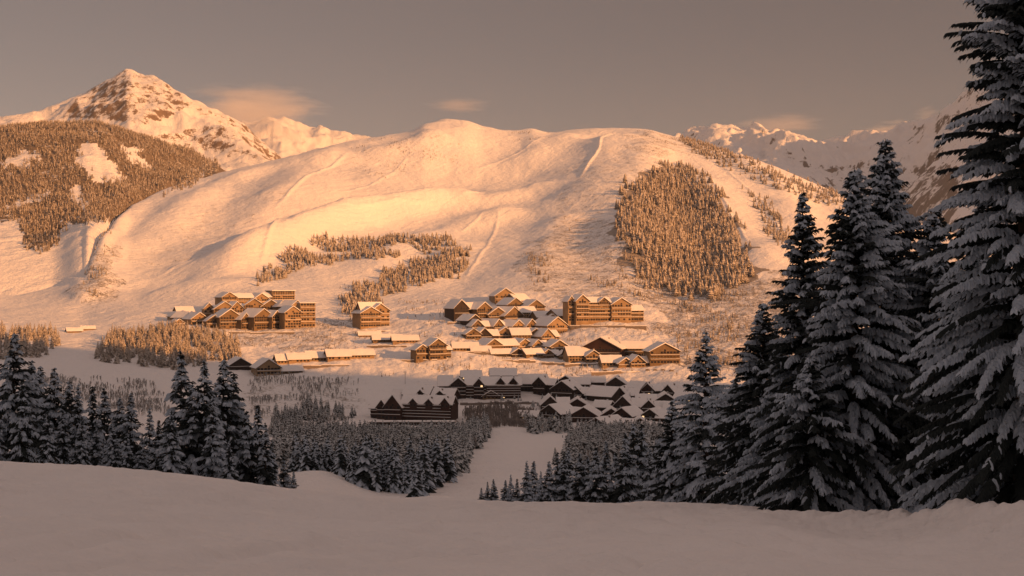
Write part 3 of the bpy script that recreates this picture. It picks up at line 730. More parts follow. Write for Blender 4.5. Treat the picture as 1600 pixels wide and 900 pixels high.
mass('birch_wood', BI, rest[b], rs.uniform(.7, 1.1, b.sum()), [M['birch'], M['msnow']], 'bare frosted birches mixed into the grey wood', 'wood')
# thickets and other shaded woods
Q = scatter([[(380, 590), (470, 585), (570, 600), (560, 622), (440, 640), (400, 660)], [(420, 640), (520, 625), (545, 660), (470, 700), (420, 700)], [(40, 590), (240, 600), (270, 660), (100, 640)]], 1700, 650, 1200, clump=.1, cl_scale=38)
mass('birch_thicket', BI, Q, rs.uniform(.25, .75, len(Q)), [M['birch'], M['msnow']], 'sparse frosted bushes on the shaded valley floor', 'thicket')
Q = scatter([[(722, 640), (800, 634), (830, 645), (840, 668), (770, 668), (735, 666)]], 700, 880, 1120)
mass('bare_wood', BI, Q, rs.uniform(.6, .95, len(Q)), [M['birch'], M['birch']], 'grey bare trees between the dark lodge and the shaded chalets', 'wood')
Q = scatter([[(900, 684), (930, 680), (1100, 684), (1100, 770), (1010, 740), (930, 735), (895, 738), (868, 738), (890, 706)], [(815, 668), (890, 666), (890, 676), (830, 676)]], 1300, 230, 960)
b = rs.random(len(Q)) < .35
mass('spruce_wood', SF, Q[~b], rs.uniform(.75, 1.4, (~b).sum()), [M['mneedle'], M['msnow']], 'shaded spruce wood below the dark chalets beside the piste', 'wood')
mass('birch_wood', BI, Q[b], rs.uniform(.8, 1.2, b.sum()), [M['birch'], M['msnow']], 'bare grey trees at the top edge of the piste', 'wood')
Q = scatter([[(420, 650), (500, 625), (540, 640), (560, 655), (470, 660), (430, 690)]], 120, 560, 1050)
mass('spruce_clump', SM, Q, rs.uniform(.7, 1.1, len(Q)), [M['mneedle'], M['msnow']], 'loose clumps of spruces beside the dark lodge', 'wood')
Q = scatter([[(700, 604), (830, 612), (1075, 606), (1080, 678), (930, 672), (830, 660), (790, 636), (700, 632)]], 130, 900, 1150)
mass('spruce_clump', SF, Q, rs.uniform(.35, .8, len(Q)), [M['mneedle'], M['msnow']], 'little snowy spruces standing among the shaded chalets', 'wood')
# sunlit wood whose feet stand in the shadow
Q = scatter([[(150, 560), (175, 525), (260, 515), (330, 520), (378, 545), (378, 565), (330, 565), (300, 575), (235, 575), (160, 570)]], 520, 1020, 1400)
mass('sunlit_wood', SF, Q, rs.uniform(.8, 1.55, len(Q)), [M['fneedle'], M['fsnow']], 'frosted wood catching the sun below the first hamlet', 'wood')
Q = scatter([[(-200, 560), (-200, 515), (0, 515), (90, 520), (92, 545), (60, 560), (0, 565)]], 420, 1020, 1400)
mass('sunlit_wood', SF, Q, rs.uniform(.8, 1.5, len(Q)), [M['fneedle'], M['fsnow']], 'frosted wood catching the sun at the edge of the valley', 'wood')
# woods of the ski mountain
TRI = [(1045, 262), (1015, 275), (990, 292), (968, 325), (962, 352), (975, 385), (985, 410), (1010, 440), (1070, 468), (1120, 462), (1165, 448), (1178, 420), (1150, 365), (1128, 322), (1105, 288), (1075, 265)]
Q = scatter([TRI], 4200, 1550, 3000, edge=26)
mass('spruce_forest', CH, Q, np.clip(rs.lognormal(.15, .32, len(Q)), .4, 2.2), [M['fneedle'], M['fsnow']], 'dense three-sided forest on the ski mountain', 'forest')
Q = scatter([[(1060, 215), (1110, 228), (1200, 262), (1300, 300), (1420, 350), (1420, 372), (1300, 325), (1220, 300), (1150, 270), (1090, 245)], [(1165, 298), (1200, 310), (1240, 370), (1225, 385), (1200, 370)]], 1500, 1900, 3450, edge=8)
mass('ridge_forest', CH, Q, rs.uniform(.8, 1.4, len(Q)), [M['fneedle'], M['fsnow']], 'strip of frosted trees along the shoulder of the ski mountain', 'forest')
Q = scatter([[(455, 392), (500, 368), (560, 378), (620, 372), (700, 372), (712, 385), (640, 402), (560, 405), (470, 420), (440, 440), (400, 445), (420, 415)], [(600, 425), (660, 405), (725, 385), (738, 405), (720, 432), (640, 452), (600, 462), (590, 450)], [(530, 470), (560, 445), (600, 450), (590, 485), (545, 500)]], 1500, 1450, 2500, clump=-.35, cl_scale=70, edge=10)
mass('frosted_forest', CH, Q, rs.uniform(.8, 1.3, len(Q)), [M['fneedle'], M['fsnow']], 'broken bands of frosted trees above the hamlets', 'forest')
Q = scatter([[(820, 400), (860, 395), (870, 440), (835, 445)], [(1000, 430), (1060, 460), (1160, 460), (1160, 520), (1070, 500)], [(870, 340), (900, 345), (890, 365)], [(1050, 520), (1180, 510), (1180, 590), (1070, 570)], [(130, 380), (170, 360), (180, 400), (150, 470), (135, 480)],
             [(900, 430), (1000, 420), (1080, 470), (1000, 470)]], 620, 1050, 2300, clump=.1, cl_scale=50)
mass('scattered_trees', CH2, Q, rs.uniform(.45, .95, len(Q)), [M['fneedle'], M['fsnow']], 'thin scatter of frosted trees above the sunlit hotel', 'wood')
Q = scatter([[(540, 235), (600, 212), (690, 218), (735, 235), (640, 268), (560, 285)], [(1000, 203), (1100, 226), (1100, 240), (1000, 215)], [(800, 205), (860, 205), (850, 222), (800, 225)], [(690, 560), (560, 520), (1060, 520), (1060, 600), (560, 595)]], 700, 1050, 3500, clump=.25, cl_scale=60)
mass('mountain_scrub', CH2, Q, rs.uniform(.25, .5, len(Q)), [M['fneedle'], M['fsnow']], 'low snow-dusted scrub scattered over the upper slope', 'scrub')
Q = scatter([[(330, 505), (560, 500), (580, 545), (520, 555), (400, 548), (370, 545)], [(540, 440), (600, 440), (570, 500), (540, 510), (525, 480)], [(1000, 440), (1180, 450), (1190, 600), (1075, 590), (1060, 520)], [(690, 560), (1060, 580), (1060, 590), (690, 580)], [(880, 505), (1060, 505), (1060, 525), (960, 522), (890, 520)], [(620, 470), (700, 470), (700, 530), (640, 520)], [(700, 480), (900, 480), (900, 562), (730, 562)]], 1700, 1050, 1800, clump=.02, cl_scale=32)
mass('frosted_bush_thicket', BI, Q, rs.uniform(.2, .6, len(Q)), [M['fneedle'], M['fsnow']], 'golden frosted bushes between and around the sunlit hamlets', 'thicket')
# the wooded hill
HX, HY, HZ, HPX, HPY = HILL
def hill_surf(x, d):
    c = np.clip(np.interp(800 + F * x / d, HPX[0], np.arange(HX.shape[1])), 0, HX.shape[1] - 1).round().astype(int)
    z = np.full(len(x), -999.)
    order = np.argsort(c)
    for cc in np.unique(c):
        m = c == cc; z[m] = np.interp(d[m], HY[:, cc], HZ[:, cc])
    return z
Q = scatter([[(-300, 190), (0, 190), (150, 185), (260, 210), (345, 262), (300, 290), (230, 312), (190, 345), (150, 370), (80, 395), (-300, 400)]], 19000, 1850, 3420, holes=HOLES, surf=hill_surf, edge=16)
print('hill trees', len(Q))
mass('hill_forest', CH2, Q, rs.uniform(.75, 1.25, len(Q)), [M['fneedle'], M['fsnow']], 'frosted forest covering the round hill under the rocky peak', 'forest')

# ------------------------------------------------------------------ BUILDINGS
class MB:
    def __init__(s): s.v, s.f, s.m = [], [], []
    def quad(s, a, b, c, d, m=0):
        o = len(s.v); s.v += [a, b, c, d]; s.f.append((o, o + 1, o + 2, o + 3)); s.m.append(m)
    def tri(s, a, b, c, m=0):
        o = len(s.v); s.v += [a, b, c]; s.f.append((o, o + 1, o + 2)); s.m.append(m)
    def box(s, x0, x1, y0, y1, z0, z1, m=0):
        p = [(x0, y0, z0), (x1, y0, z0), (x1, y1, z0), (x0, y1, z0), (x0, y0, z1), (x1, y0, z1), (x1, y1, z1), (x0, y1, z1)]; o = len(s.v); s.v += p
        for f in ((3, 2, 1, 0), (4, 5, 6, 7), (0, 1, 5, 4), (1, 2, 6, 5), (2, 3, 7, 6), (3, 0, 4, 7)): s.f.append(tuple(o + i for i in f)); s.m.append(m)
    def build(s, name, mats, parent=None, loc=None):
        me = bpy.data.meshes.new(name); me.from_pydata(s.v, [], s.f)
        for x in mats: me.materials.append(x)
        me.polygons.foreach_set('material_index', s.m); me.update()
        return link(name, me, parent, loc)
def win_mesh(w, h, pane='pane'):
    b = MB(); b.box(-w / 2, w / 2, -.05, .08, 0, h, 0); b.box(-w / 2 + .09, w / 2 - .09, -.09, -.055, .09, h - .09, 1)
    me = bpy.data.meshes.new('window'); me.from_pydata(b.v, [], b.f); me.materials.append(M['frame']); me.materials.append(M[pane]); me.polygons.foreach_set('material_index', b.m); return me
WIN = [win_mesh(1.9, 1.8), win_mesh(2.5, 2.1), win_mesh(1.9, 1.8, 'lit')]
def roof_gable(x0, x1, y0, y1, ze, rise, ax, parent, ov=1.1, t=.75, rng=None):
    """snow covered gable roof: thick snow slabs (the part) on dark boards (its sub-part); ax = ridge direction"""
    sn, ev = MB(), MB()
    def slab(mb, off0, off1, o, m, lump=0):
        # profile across the ridge, extruded along it, with a slightly uneven snow surface
        c0, c1 = (y0, y1) if ax == 'x' else (x0, x1); a0, a1 = (x0 - o, x1 + o) if ax == 'x' else (y0 - o, y1 + o)
        mid = (c0 + c1) / 2; half = (c1 - c0) / 2; sl = rise / half
        n = 6 if lump else 1
        prof = [(c0 - o, ze - sl * o), (mid, ze + rise), (c1 + o, ze - sl * o)]
        if lump: prof = [(c0 - o, ze - sl * o), (c0 + half * .5, ze + rise * .5), (mid, ze + rise), (mid + half * .5, ze + rise * .5), (c1 + o, ze - sl * o)]
        k = len(prof); top, bot = [], []
        for i in range(n + 1):
            a = a0 + (a1 - a0) * i / n
            for j, (c, z) in enumerate(prof):
                e = (random.uniform(-.16, .16) if lump else 0); r_ = -.35 * off1 if lump and j in (0, k - 1) else 0
                pt = (lambda zz: (a, c, zz) if ax == 'x' else (c, a, zz))
                top.append(pt(z + off1 + e + r_)); bot.append(pt(z + off0))
        o_ = len(mb.v); mb.v += top + bot; N = len(top)
        T = lambda i, j: o_ + i * k + j
        for i in range(n):
            for j in range(k - 1):
                mb.f.append((T(i, j), T(i + 1, j), T(i + 1, j + 1), T(i, j + 1))); mb.m.append(m)
                mb.f.append((T(i, j) + N, T(i, j + 1) + N, T(i + 1, j + 1) + N, T(i + 1, j) + N)); mb.m.append(m)
            for j in (0, k - 1): mb.f.append((T(i, j), T(i + 1, j), T(i + 1, j) + N, T(i, j) + N)); mb.m.append(m)
        for i in (0, n):
            for j in range(k - 1): mb.f.append((T(i, j), T(i, j + 1), T(i, j + 1) + N, T(i, j) + N)); mb.m.append(m)
    slab(sn, .33, .33 + t, ov, 0, 1); slab(ev, .02, .32, ov + .1, 0)
    r = sn.build('roof', [M['roof']], parent); ev.build('eave', [M['eave']], r)
    return r
def gable_walls(mb, x0, x1, y0, y1, z0, ze, rise, ax):
    mb.box(x0, x1, y0, y1, z0, ze, 0)
    if ax == 'x':
        ym = (y0 + y1) / 2
        mb.tri((x0, y0, ze), (x0, ym, ze + rise), (x0, y1, ze)); mb.tri((x1, y0, ze), (x1, y1, ze), (x1, ym, ze + rise))
    else:
        xm = (x0 + x1) / 2
        mb.tri((x0, y0, ze), (x1, y0, ze), (xm, y0, ze + rise)); mb.tri((x0, y1, ze), (xm, y1, ze + rise), (x1, y1, ze))
def put_windows(parent, x0, x1, y, z0, ze, nx, nf, big=0, skip=.0):
    fh = (ze - z0) / nf
    for j in range(nf):
        for i in range(nx):
            if random.random() < skip: continue
            link('window', WIN[2 if LIT and random.random() < .03 else big], parent, (x0 + (x1 - x0) * (i + .5) / nx + random.uniform(-.2, .2), y - .03, z0 + fh * (j + .28)))
def balcony(parent, x0, x1, y, z, dp=1.5, wood=None):
    b = MB(); b.box(x0, x1, y - dp, y - .02, z - .2, z, 0); b.box(x0, x1, y - dp, y - dp + .12, z + .004, z + .95, 0); b.box(x0 - .05, x1 + .05, y - dp - .12, y - dp + .22, z + .955, z + 1.25, 1)
    b.build('balcony', [wood, M['roof']], parent)
def chimney(parent, x, y, z):
    b = MB(); b.box(x - .5, x + .5, y - .5, y + .5, z - 2.4, z + 1.1, 0); b.box(x - .65, x + .65, y - .65, y + .65, z + 1.104, z + 1.3, 0); b.box(x - .6, x + .6, y - .6, y + .6, z + 1.304, z + 1.75, 1)
    b.build('chimney', [M['stone'], M['roof']], parent)
NB = [0]; LIT = False
def building(px, py, wings, label, group, tone='wood', yaw=0, cat='chalet', name='chalet', floors_h=3.0, winskip=.1, chim=1, dist=None):
    """wings: (x0, x1, depth0, depth1, eave height, rise, ridge axis, balconies) in photo pixels at the building's distance"""
    if dist is None: x, d, z = hit(px, py)
    else: x, d, z = at(px, dist)
    s = d / F; NB[0] += 1
    e = link(name, None, loc=(x, d, z)); e.rotation_euler = (0, 0, R(yaw) - math.atan2(x, d)); tag(e, label, cat, group)
    wood = M[tone]; alt = {'wood': 'wood2', 'wood2': 'wood', 'dwood': 'dwood2', 'dwood2': 'dwood'}[tone]
    for wi, w_ in enumerate(wings):
        x0, x1, y0, y1, ze, rise, ax = [w_[i] * s if i < 6 else w_[i] for i in range(7)]; nbal = w_[7] if len(w_) > 7 else 0; zb = (w_[8] * s) if len(w_) > 8 else 0
        j = wi * .013; wb = MB(); wmat = M[alt] if wi % 2 and random.random() < .6 else wood
        if ax == 'f':
            wb.box(x0 + j, x1 - j, y0 + j, y1 - j, zb - 5, ze, 0)
            r = MB(); r.box(x0 - .8, x1 + .8, y0 - .8, y1 + .8, ze + .3, ze + 1.1, 0); r = r.build('roof', [M['roof']], e)
            ev = MB(); ev.box(x0 - .95, x1 + .95, y0 - .95, y1 + .95, ze + .004, ze + .296, 0); ev.build('eave', [M['eave']], r)
        else:
            gable_walls(wb, x0 + j, x1 - j, y0 + j, y1 - j, zb - 5 if zb == 0 else zb - 1.5, ze, rise, ax)
            r = roof_gable(x0, x1, y0, y1, ze, rise, ax, e, ov=min(1.3, .10 * min(x1 - x0, y1 - y0) + .3), t=.55 + .35 * random.random())
        wb.build('wall', [wmat], e)
        h = ze - zb; nf = max(1, int(round(h / floors_h))); nx = max(1, int(round((x1 - x0) / 3.3)))
        if h > 2.2: put_windows(e, x0 + .5, x1 - .5, y0 + j, zb + .2, ze, min(nx, 14), min(nf, 8), 1 if nbal else 0, winskip)
        if ax == 'y' and rise > 2.6: link('window', WIN[0], e, ((x0 + x1) / 2, y0 + j - .03, ze + .1))
        for b in range(nbal):
            zz = zb + h * (b + 1) / (nbal + 1) if nbal > 1 else zb + h * .5
            balcony(e, x0 + .3, x1 - .3, y0 + j, zz, 1.4, wood)
        if chim and ax != 'f' and random.random() < chim:
            xm, ym = (x0 + x1) / 2, (y0 + y1) / 2
            if ax == 'x': chimney(e, x0 + (x1 - x0) * random.uniform(.25, .75), ym + (y1 - y0) * .12, ze + rise * .76 + .9)
            else: chimney(e, xm + (x1 - x0) * .12, y0 + (y1 - y0) * random.uniform(.4, .75), ze + rise * .76 + .9)
    return e
def simple(px, py, w, h, kind, tone, yaw, label, group, nbal=None, **kw):
    """one chalet of w x h photo pixels: g = gable to the viewer, e = eaves to the viewer, c = gable with a cross wing"""
    if kind == 'g':
        rise = min(.33 * w, .58 * h); W_ = [(-w / 2, w / 2, 0, w * 1.15, h - rise, rise, 'y', 1 if nbal is None else nbal)]
    elif kind == 'e':
        rise = min(.56 * h, .3 * w); W_ = [(-w / 2, w / 2, 0, rise * 3.2, h - rise, rise, 'x', 0 if nbal is None else nbal)]
    else:
        rise = min(.3 * w, .56 * h); W_ = [(-w / 2, w * .12, 0, w, h - rise, rise, 'y', 1 if nbal is None else nbal), (w * .10, w / 2, w * .2, w * .9, (h - rise) * .9, rise * .75, 'x', 0)]
    return building(px, py, W_, label, group, tone, yaw, **kw)
ORD = ['first', 'second', 'third', 'fourth', 'fifth', 'sixth', 'seventh', 'eighth', 'ninth', 'tenth', 'eleventh', 'twelfth', 'thirteenth']
KINDW = {'g': 'gable-fronted', 'e': 'low long-roofed', 'c': 'cross-gabled', 'f': 'flat-roofed'}
def rows(lists, tones, yaw, place, group, adj):
    for ri, (rname, lst) in enumerate(lists):
        for i, (px, py, w, h, k) in enumerate(sorted(lst)):
            lab = f'{adj} {KINDW[k]} chalet, {ORD[i]} from left in the {rname} of the {place}'.replace(' the little', ' little')
            simple(px, py, w, h, k, random.choice(tones), yaw + random.uniform(-24, 18), lab, group, chim=.6)

# first hamlet, up the sunlit slope to the left
G1 = 'chalets of the first sunlit hamlet'; T = ['wood', 'wood2', 'wood']
building(405, 484, [(-62, -38, 0, 26, 20, 7, 'y', 2), (-38, -8, 3, 24, 19, 6, 'x', 2), (-10, 16, -2, 24, 17, 8, 'y', 2), (14, 28, 4, 24, 20, 6, 'x', 1), (24, 63, 2, 26, 29, 0, 'f', 3)],
         'long terraced hotel with a tall flat-roofed end at the top of the first hamlet', G1, 'wood', 26, 'hotel', 'hotel')
building(481, 511, [(-12, 12, 0, 22, 37, 0, 'f', 4)], 'tall narrow flat-roofed tower block at the far end of the first hamlet', G1, 'wood', 14, 'apartment block', 'apartment_block', chim=0)
rows([('middle row', [(332, 500, 26, 26, 'c'), (352, 502, 34, 30, 'g'), (376, 500, 30, 28, 'c'), (398, 499, 30, 32, 'g'), (424, 499, 32, 30, 'g'), (446, 500, 28, 30, 'c'), (464, 502, 26, 32, 'g')]),
      ('front row', [(336, 513, 26, 20, 'g'), (360, 514, 34, 30, 'g'), (388, 514, 28, 24, 'c'), (412, 515, 36, 32, 'g'), (437, 514, 28, 28, 'c'), (458, 513, 28, 34, 'g')]),
      ('little western cluster', [(276, 500, 18, 12, 'g'), (290, 492, 26, 12, 'e'), (296, 504, 24, 16, 'g'), (312, 507, 28, 18, 'g'), (280, 509, 18, 10, 'g')])],
     T, 26, 'first hamlet', G1, 'honey-brown')
building(588, 511, [(-27, 8, 0, 30, 22, 9, 'y', 2), (-6, 25, 4, 30, 26, 10, 'y', 3), (-20, 18, 10, 34, 24, 14, 'x', 0)], 'stand-alone big chalet with stepped snowy gables on the open slope', 'big sunlit houses', 'wood', 26, 'hotel', 'hotel')
building(679, 562, [(-30, -8, 4, 24, 16, 7, 'y', 1), (-10, 20, -2, 26, 22, 10, 'y', 2), (18, 32, 6, 24, 15, 5, 'x', 1)], 'steep-gabled sunlit inn standing alone just above the shadow edge', 'big sunlit houses', 'wood2', 26, 'inn', 'inn')
for px, py, w, h, lab in [(578, 527, 34, 8, 'low snow-buried shed below the stand-alone big chalet'), (606, 535, 46, 11, 'long low snow-roofed barn below the stand-alone big chalet'), (634, 536, 40, 11, 'low barn touching the long one, nearer the steep-gabled inn'),
                          (728, 549, 40, 13, 'low snow-roofed house beside the steep-gabled inn'), (752, 552, 30, 10, 'tiny low house at the foot of the central hamlet'), (117, 520, 22, 7, 'half-buried hut above the sunlit wood, the larger of two'), (138, 516, 20, 6, 'smaller half-buried hut above the sunlit wood')]:
    simple(px, py, w, h, 'e', random.choice(T), 8, lab, 'low snow-covered houses', name='low_house', cat='house', chim=.3)
# row of low houses near the shadow edge
for i, (px, py, w, h, k) in enumerate([(376, 578, 34, 18, 'g'), (420, 586, 38, 24, 'g'), (452, 584, 42, 11, 'e'), (446, 569, 26, 14, 'e'), (468, 567, 34, 14, 'e'), (498, 565, 36, 15, 'e'), (530, 563, 36, 15, 'e'), (564, 560, 42, 13, 'e')]):
    lab = ['shaded brown chalet just behind the dark spruces', 'big timber chalet with a wide gable half in the shadow edge', 'flat shed with thick snow beside the wide-gabled timber chalet'][i] if i < 3 else f'sunlit terrace house, {ORD[i - 3]} from the left in the low row by the shadow edge'
    simple(px, py, w, h, k, 'dwood2' if i == 0 else random.choice(T), 12, lab, 'terrace by the shadow edge', name='terrace_house', cat='house', chim=.3)
# central hamlet climbing the slope
rows([('top row', [(728, 500, 40, 31, 'c'), (757, 499, 30, 26, 'g'), (790, 474, 34, 23, 'g'), (806, 486, 30, 20, 'g'), (818, 476, 30, 16, 'e'), (838, 489, 30, 20, 'g')]),
      ('second row', [(778, 501, 32, 20, 'g'), (803, 504, 40, 24, 'g'), (826, 500, 26, 20, 'e'), (852, 503, 28, 16, 'e'), (888, 500, 44, 16, 'e'), (742, 508, 26, 16, 'g'), (864, 510, 26, 18, 'g')]),
      ('third row', [(752, 516, 30, 16, 'c'), (784, 517, 36, 18, 'c'), (810, 518, 26, 17, 'g'), (836, 517, 34, 18, 'c'), (871, 522, 38, 26, 'g')]),
      ('fourth row', [(740, 530, 24, 16, 'g'), (764, 532, 36, 19, 'c'), (790, 529, 30, 17, 'g'), (815, 532, 30, 18, 'e'), (838, 531, 26, 17, 'g'), (862, 534, 36, 20, 'c')]),
      ('fifth row', [(772, 545, 28, 15, 'g'), (796, 546, 34, 15, 'e'), (820, 546, 28, 16, 'g'), (846, 546, 32, 15, 'c'), (874, 548, 30, 16, 'g')]),
      ('lowest row', [(784, 557, 32, 11, 'e'), (810, 558, 24, 13, 'g'), (836, 558, 32, 12, 'e'), (862, 559, 30, 13, 'c'), (884, 560, 22, 11, 'g')])],
     ['wood', 'wood2', 'wood2', 'dwood2'], 27, 'central hamlet', 'chalets of the central sunlit hamlet', 'brown')
# big hotel, and the group by the snow bank
building(950, 502, [(-64, -53, 8, 30, 32, 7, 'y', 2), (-54, -32, 0, 30, 32, 9, 'y', 4), (-33, 6, 4, 28, 30, 7, 'x', 4), (-14, 2, 2, 24, 31, 6, 'y', 0, 26), (6, 40, 0, 30, 26, 10, 'y', 3), (38, 64, 5, 28, 17, 7, 'x', 2)],
         'largest sunlit hotel with rows of balconies and stepped gables', 'big sunlit houses', 'wood', 24, 'hotel', 'hotel')
G4 = 'chalets beside the central hamlet'
building(940, 561, [(-36, 30, 4, 44, 16, 17, 'y', 1)], 'huge dark chalet with one very wide gable', G4, 'dwood', -14, 'chalet', 'chalet')
building(996, 557, [(-24, 22, 0, 26, 13, 9, 'x', 1)], 'long sunlit house joined to the very wide dark gable', G4, 'wood2', 6, 'house', 'house')
building(1039, 569, [(-24, 24, 0, 40, 20, 12, 'y', 2)], 'tall gabled chalet with glowing timber front at the edge of the slope', G4, 'wood2', 16, 'chalet', 'chalet')
for px, py, w, h, k, lab in [(908, 565, 40, 22, 'e', 'pale timber house in front of the very wide dark gable'), (928, 566, 26, 18, 'g', 'small arched-gable house in front of the very wide dark gable'), (957, 573, 32, 16, 'e', 'low cabin with bright roof before the joined long house'),
                             (978, 574, 24, 14, 'g', 'narrow gabled cabin between two bright-roofed cabins'), (1004, 574, 38, 18, 'c', 'cross-gabled cabin beside the glowing tall gable')]:
    simple(px, py, w, h, k, 'wood', 14, lab, G4, chim=.3, name='cabin', cat='cabin')
LIT = True      # a few windows are lit in the shaded village
# shaded village: the dark lodge, the long hotel behind it and the crowd of chalets
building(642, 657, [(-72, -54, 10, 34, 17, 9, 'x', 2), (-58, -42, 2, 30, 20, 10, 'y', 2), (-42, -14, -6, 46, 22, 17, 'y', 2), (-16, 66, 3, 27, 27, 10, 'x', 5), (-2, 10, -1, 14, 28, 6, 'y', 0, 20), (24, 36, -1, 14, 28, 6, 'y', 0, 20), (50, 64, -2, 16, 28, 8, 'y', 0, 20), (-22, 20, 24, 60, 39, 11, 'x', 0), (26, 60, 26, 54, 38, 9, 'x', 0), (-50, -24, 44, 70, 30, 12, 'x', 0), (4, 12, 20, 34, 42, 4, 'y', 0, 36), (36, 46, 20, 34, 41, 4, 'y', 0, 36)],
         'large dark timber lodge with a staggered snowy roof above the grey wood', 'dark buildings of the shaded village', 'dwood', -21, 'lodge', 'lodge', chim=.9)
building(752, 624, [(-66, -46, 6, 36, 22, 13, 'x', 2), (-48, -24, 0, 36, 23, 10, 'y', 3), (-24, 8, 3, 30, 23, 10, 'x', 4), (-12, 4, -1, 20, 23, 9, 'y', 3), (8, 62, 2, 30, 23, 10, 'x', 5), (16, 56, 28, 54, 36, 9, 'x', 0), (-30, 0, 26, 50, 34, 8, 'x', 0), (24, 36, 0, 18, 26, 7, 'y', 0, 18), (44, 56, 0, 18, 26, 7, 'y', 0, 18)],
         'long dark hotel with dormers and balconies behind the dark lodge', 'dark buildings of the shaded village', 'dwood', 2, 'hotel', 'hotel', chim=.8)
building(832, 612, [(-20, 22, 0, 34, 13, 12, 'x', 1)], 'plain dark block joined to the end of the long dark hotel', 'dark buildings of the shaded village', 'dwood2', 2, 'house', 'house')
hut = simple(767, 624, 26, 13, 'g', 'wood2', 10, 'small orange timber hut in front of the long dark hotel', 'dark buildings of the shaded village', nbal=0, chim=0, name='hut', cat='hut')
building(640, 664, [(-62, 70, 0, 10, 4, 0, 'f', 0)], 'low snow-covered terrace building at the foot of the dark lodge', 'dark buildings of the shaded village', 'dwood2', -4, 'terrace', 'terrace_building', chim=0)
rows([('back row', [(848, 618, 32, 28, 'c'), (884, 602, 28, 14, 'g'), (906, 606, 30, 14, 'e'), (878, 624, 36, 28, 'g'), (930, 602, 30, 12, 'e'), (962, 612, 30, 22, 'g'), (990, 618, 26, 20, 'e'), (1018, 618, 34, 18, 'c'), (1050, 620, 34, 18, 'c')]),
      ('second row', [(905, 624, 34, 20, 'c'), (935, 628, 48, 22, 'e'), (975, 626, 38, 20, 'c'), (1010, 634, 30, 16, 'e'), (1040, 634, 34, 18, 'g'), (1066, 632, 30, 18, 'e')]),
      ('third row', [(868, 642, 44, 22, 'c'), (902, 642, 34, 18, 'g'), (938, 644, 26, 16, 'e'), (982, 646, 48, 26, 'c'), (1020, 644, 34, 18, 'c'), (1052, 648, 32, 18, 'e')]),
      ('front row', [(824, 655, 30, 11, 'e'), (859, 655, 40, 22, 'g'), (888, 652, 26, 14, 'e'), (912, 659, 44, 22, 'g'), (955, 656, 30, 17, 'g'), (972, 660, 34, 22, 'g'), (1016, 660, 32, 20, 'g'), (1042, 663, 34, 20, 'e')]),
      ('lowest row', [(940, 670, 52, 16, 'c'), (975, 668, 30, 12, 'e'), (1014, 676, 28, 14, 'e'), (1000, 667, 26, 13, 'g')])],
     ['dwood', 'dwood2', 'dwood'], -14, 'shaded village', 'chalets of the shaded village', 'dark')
print('buildings', NB[0])

# ------------------------------------------------------------------ SMALL THINGS: people, masts, cars
def mast(px, py, h, label):
    x, y, z = hit(px, py); b = MB(); b.box(-.18, .18, -.18, .18, -1, h, 0); e = link('mast', None, loc=(x, y, z)); tag(e, label, 'mast', 'masts along the pistes')
    b.build('pole', [M['metal']], e); c = MB(); c.box(-1.4, 1.4, -.12, .12, h * .93, h * .93 + .25, 0); c.box(-.3, .3, -.5, -.2, h * .8, h * .8 + .6, 0); c.build('crossbar', [M['metal']], e)
mast(633, 600, 11, 'thin tall mast on the shaded slope above the dark lodge'); mast(536, 657, 10, 'lift mast on the shaded piste beside the dark lodge')
mast(548, 500, 7, 'short mast on the open slope above the stand-alone big chalet'); mast(938, 515, 10, 'tall thin mast on the snow below the largest sunlit hotel')
def terrace_wall(px, py, w, label):
    x, y, z = hit(px, py); hw = w * y / F / 2; e = link('retaining_wall', None, loc=(x, y, z)); e.rotation_euler = (0, 0, -math.atan2(x, y) + R(random.uniform(-14, 14))); tag(e, label, 'wall', 'terrace walls in the resort', 'thing')
    b = MB(); n = 7
    for i in range(n):
        x0, x1 = -hw + 2 * hw * i / n, -hw + 2 * hw * (i + 1) / n; h = 1.9 + random.uniform(-.5, .5); b.box(x0 + .01, x1 - .01, 0, .6, -5, h, 0); b.box(x0 + .02, x1 - .02, -.15, 1.8, h + .004, h + random.uniform(.4, .8), 1)
    m = b.build('wall_face', [M['stone'], M['roof']], e)
for px, py, w, lab in [(722, 506, 46, 'dark terrace wall below the first chalets of the central hamlet'), (743, 553, 44, 'short terrace wall behind the tiny low house'), (910, 572, 56, 'terrace wall under the pale timber house'), (965, 584, 84, 'long low terrace wall below the sunlit cabins'),
                       (806, 566, 62, 'terrace wall below the lowest row of the central hamlet'), (868, 570, 46, 'terrace wall between the central hamlet and the pale timber house'), (655, 566, 56, 'terrace wall at the foot of the steep-gabled inn'), (604, 543, 64, 'terrace wall below the long low snow-roofed barn'),
                       (586, 519, 46, 'terrace wall under the stand-alone big chalet'), (760, 632, 84, 'dark terrace wall before the long dark hotel'), (824, 632, 40, 'dark terrace wall beside the plain dark block'), (400, 522, 120, 'long terrace wall below the front row of the first hamlet'), (940, 680, 60, 'dark terrace wall below the lowest shaded chalets'), (510, 574, 110, 'long low wall in front of the sunlit terrace houses'), (950, 512, 120, 'terrace wall at the foot of the largest sunlit hotel')]:
    terrace_wall(px, py, w, lab)
